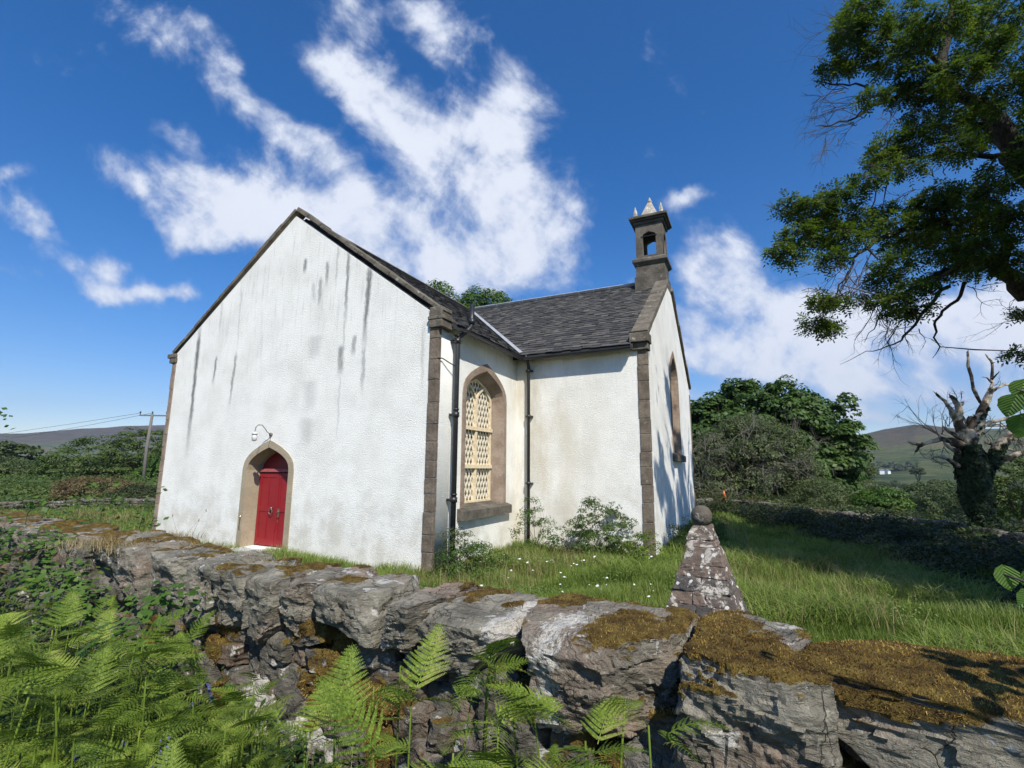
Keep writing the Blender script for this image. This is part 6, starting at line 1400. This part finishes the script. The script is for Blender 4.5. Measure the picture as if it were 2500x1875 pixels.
def src(u,v,z,t): return tuple(at_z(u,v,z)+SUNV*t)
for (c,sp,n_) in [(src(2300,1620,1.3,1.2),.06,7),(src(2430,1660,1.3,1.1),.07,9),(src(2380,1720,1.3,1.0),.06,6),(src(2480,1760,1.25,1.0),.07,8),(src(2200,1740,1.1,.95),.045,7),(src(1890,1800,1.05,1.0),.04,5),(src(1850,1730,1.15,1.0),.03,2),(src(2550,1600,1.3,1.3),.12,10),((2.7,1.0,2.5),.25,12)]:
    for i in range(n_):
        p=Vector(c)+Vector((rr.gauss(0,sp),rr.gauss(0,sp),rr.gauss(0,sp*.8))); X_,Y_=px(p.x,p.y,p.z)
        if -100<X_<2600 and p.y>.1 and -100<Y_<2000: continue
        hleaf(p,(rr.gauss(0,1),rr.gauss(0,1),rr.gauss(-.3,.3)),(rr.gauss(0,.3),rr.gauss(-.3,.3),1),rr.uniform(.9,1.3))
# leafy sprig at the left edge of the view
T=empty('sapling',at_y(-60,1100,2.6)-Vector((0,0,1.6))); tag(T,'leafy sapling tip poking in at the far left edge','sapling'); TL=Vector(T.location)
mb=MB(); e=at_y(-12,1030,2.6)-TL; mb.tube([(0,0,0),(0,0,1.2),e*.98+Vector((-.04,0,-.02))],[.01,.006,.002],6); mb.build('stem',M['twig'],T,True)
C_=np.array(e)+NR.normal(0,1,(60,3))*np.array([.028,.05,.055])+np.array([-.03,0,0]); leaf_obj('leaves',C_,NR.normal(0,.5,(60,3))+np.array([0,-.4,.8]),NR.uniform(.02,.035,60),M['bright'],T,.8)
# young leafy shoots on the left, above the wall
for i,(u,v,h,lab) in enumerate([(245,1215,.55,'tall leafy shoot in front of the left brown thicket'),(185,1240,.4,'short leafy shoot left of the tall one'),(340,1225,.35,'leafy shoot near the end of the mossy far stone'),(60,1250,.45,'leafy shoot at the left, rising behind the wall end')]):
    c=at_y(u,v,6.2); T=empty('young_shoot',(c.x,c.y,c.z-.75)); tag(T,lab,'plant'); mb=MB(); 
    P_=[Vector((0,0,0)),Vector((.03,0,.35)),Vector((.02+rr.uniform(-.1,.1),0,.7+h*.4))]; mb.tube(P_,[.008,.006,.003],5)
    C_=[]
    for j in range(7): 
        e=P_[1].lerp(P_[2],j/6)+Vector((rr.gauss(0,.13),rr.gauss(0,.1),rr.gauss(0,.05))); mb.tube([P_[1].lerp(P_[2],j/6),e],[.003,.002],4); C_+=[tuple(e+Vector((rr.gauss(0,.04),rr.gauss(0,.04),rr.gauss(0,.03)))) for q in range(7)]
    mb.build('stem',M['fernd'],T,True); C_=np.array(C_); leaf_obj('leaves',C_,NR.normal(0,.4,(len(C_),3))+np.array([0,-.2,1]),NR.uniform(.05,.09,len(C_)),M['bright'],T,.75)
# ---------------------------------------------------------------- utility pole and wires
top=at_y(372,1012,48); gzp=float(gz(top.x,top.y)); T=empty('utility_pole',(top.x,top.y,gzp),.10); tag(T,'grey wooden utility pole with a crossarm left of the church','utility pole')
H_=top.z-gzp; b=MB(); b.tube([(0,0,-.5),(-.12,0,H_*.5),(0,0,H_+.05)],[.17,.15,.12],10); b.build('pole',M['wood'],T,True)
b=MB(); b.box((-1.15,-.06,H_-.16),(1.35,.06,H_-.03)); b.build('crossarm',M['wood'],T); 
for x_ in (-1.1,0,1.3): b=MB(); b.tube([(x_,0,H_-.04),(x_,0,H_+.08),(x_,0,H_+.14),(x_,0,H_+.30)],[.03,.03,.08,.05],8); b.build('insulator',M['iron'],T,True)
for x_,lab in ((-1.1,'upper overhead wire running left from the pole top'),(0.,'lower overhead wire running left from the pole middle')):
    p0=Vector((top.x+x_,top.y,top.z+.15)); p1=at_y(-900 if x_<0 else -700,1120 if x_<0 else 1130,95); P_=[p0.lerp(p1,i/14)-Vector((0,0,1.8*4*(i/14)*(1-i/14))) for i in range(15)]
    b=MB(); b.tube(P_,.018,4); o=b.build('overhead_wire',M['iron'],None); tag(o,lab,'wire')
# ---------------------------------------------------------------- air
HAZE=True
if HAZE:
    b=MB(); b.box((-4500,-60,-16),(4500,4300,560)); me=b.mesh('haze'); k=NT('haze_air'); v=k.n('ShaderNodeVolumePrincipled'); v.inputs['Color'].default_value=(.72,.82,1,1); v.inputs['Density'].default_value=.00011; v.inputs['Anisotropy'].default_value=.2
    ou=k.n('ShaderNodeOutputMaterial'); k.t.links.new(v.outputs[0],ou.inputs['Volume']); o=link('haze',me,k.m); tag(o,kind='stuff',label='thin pale air over the whole valley')
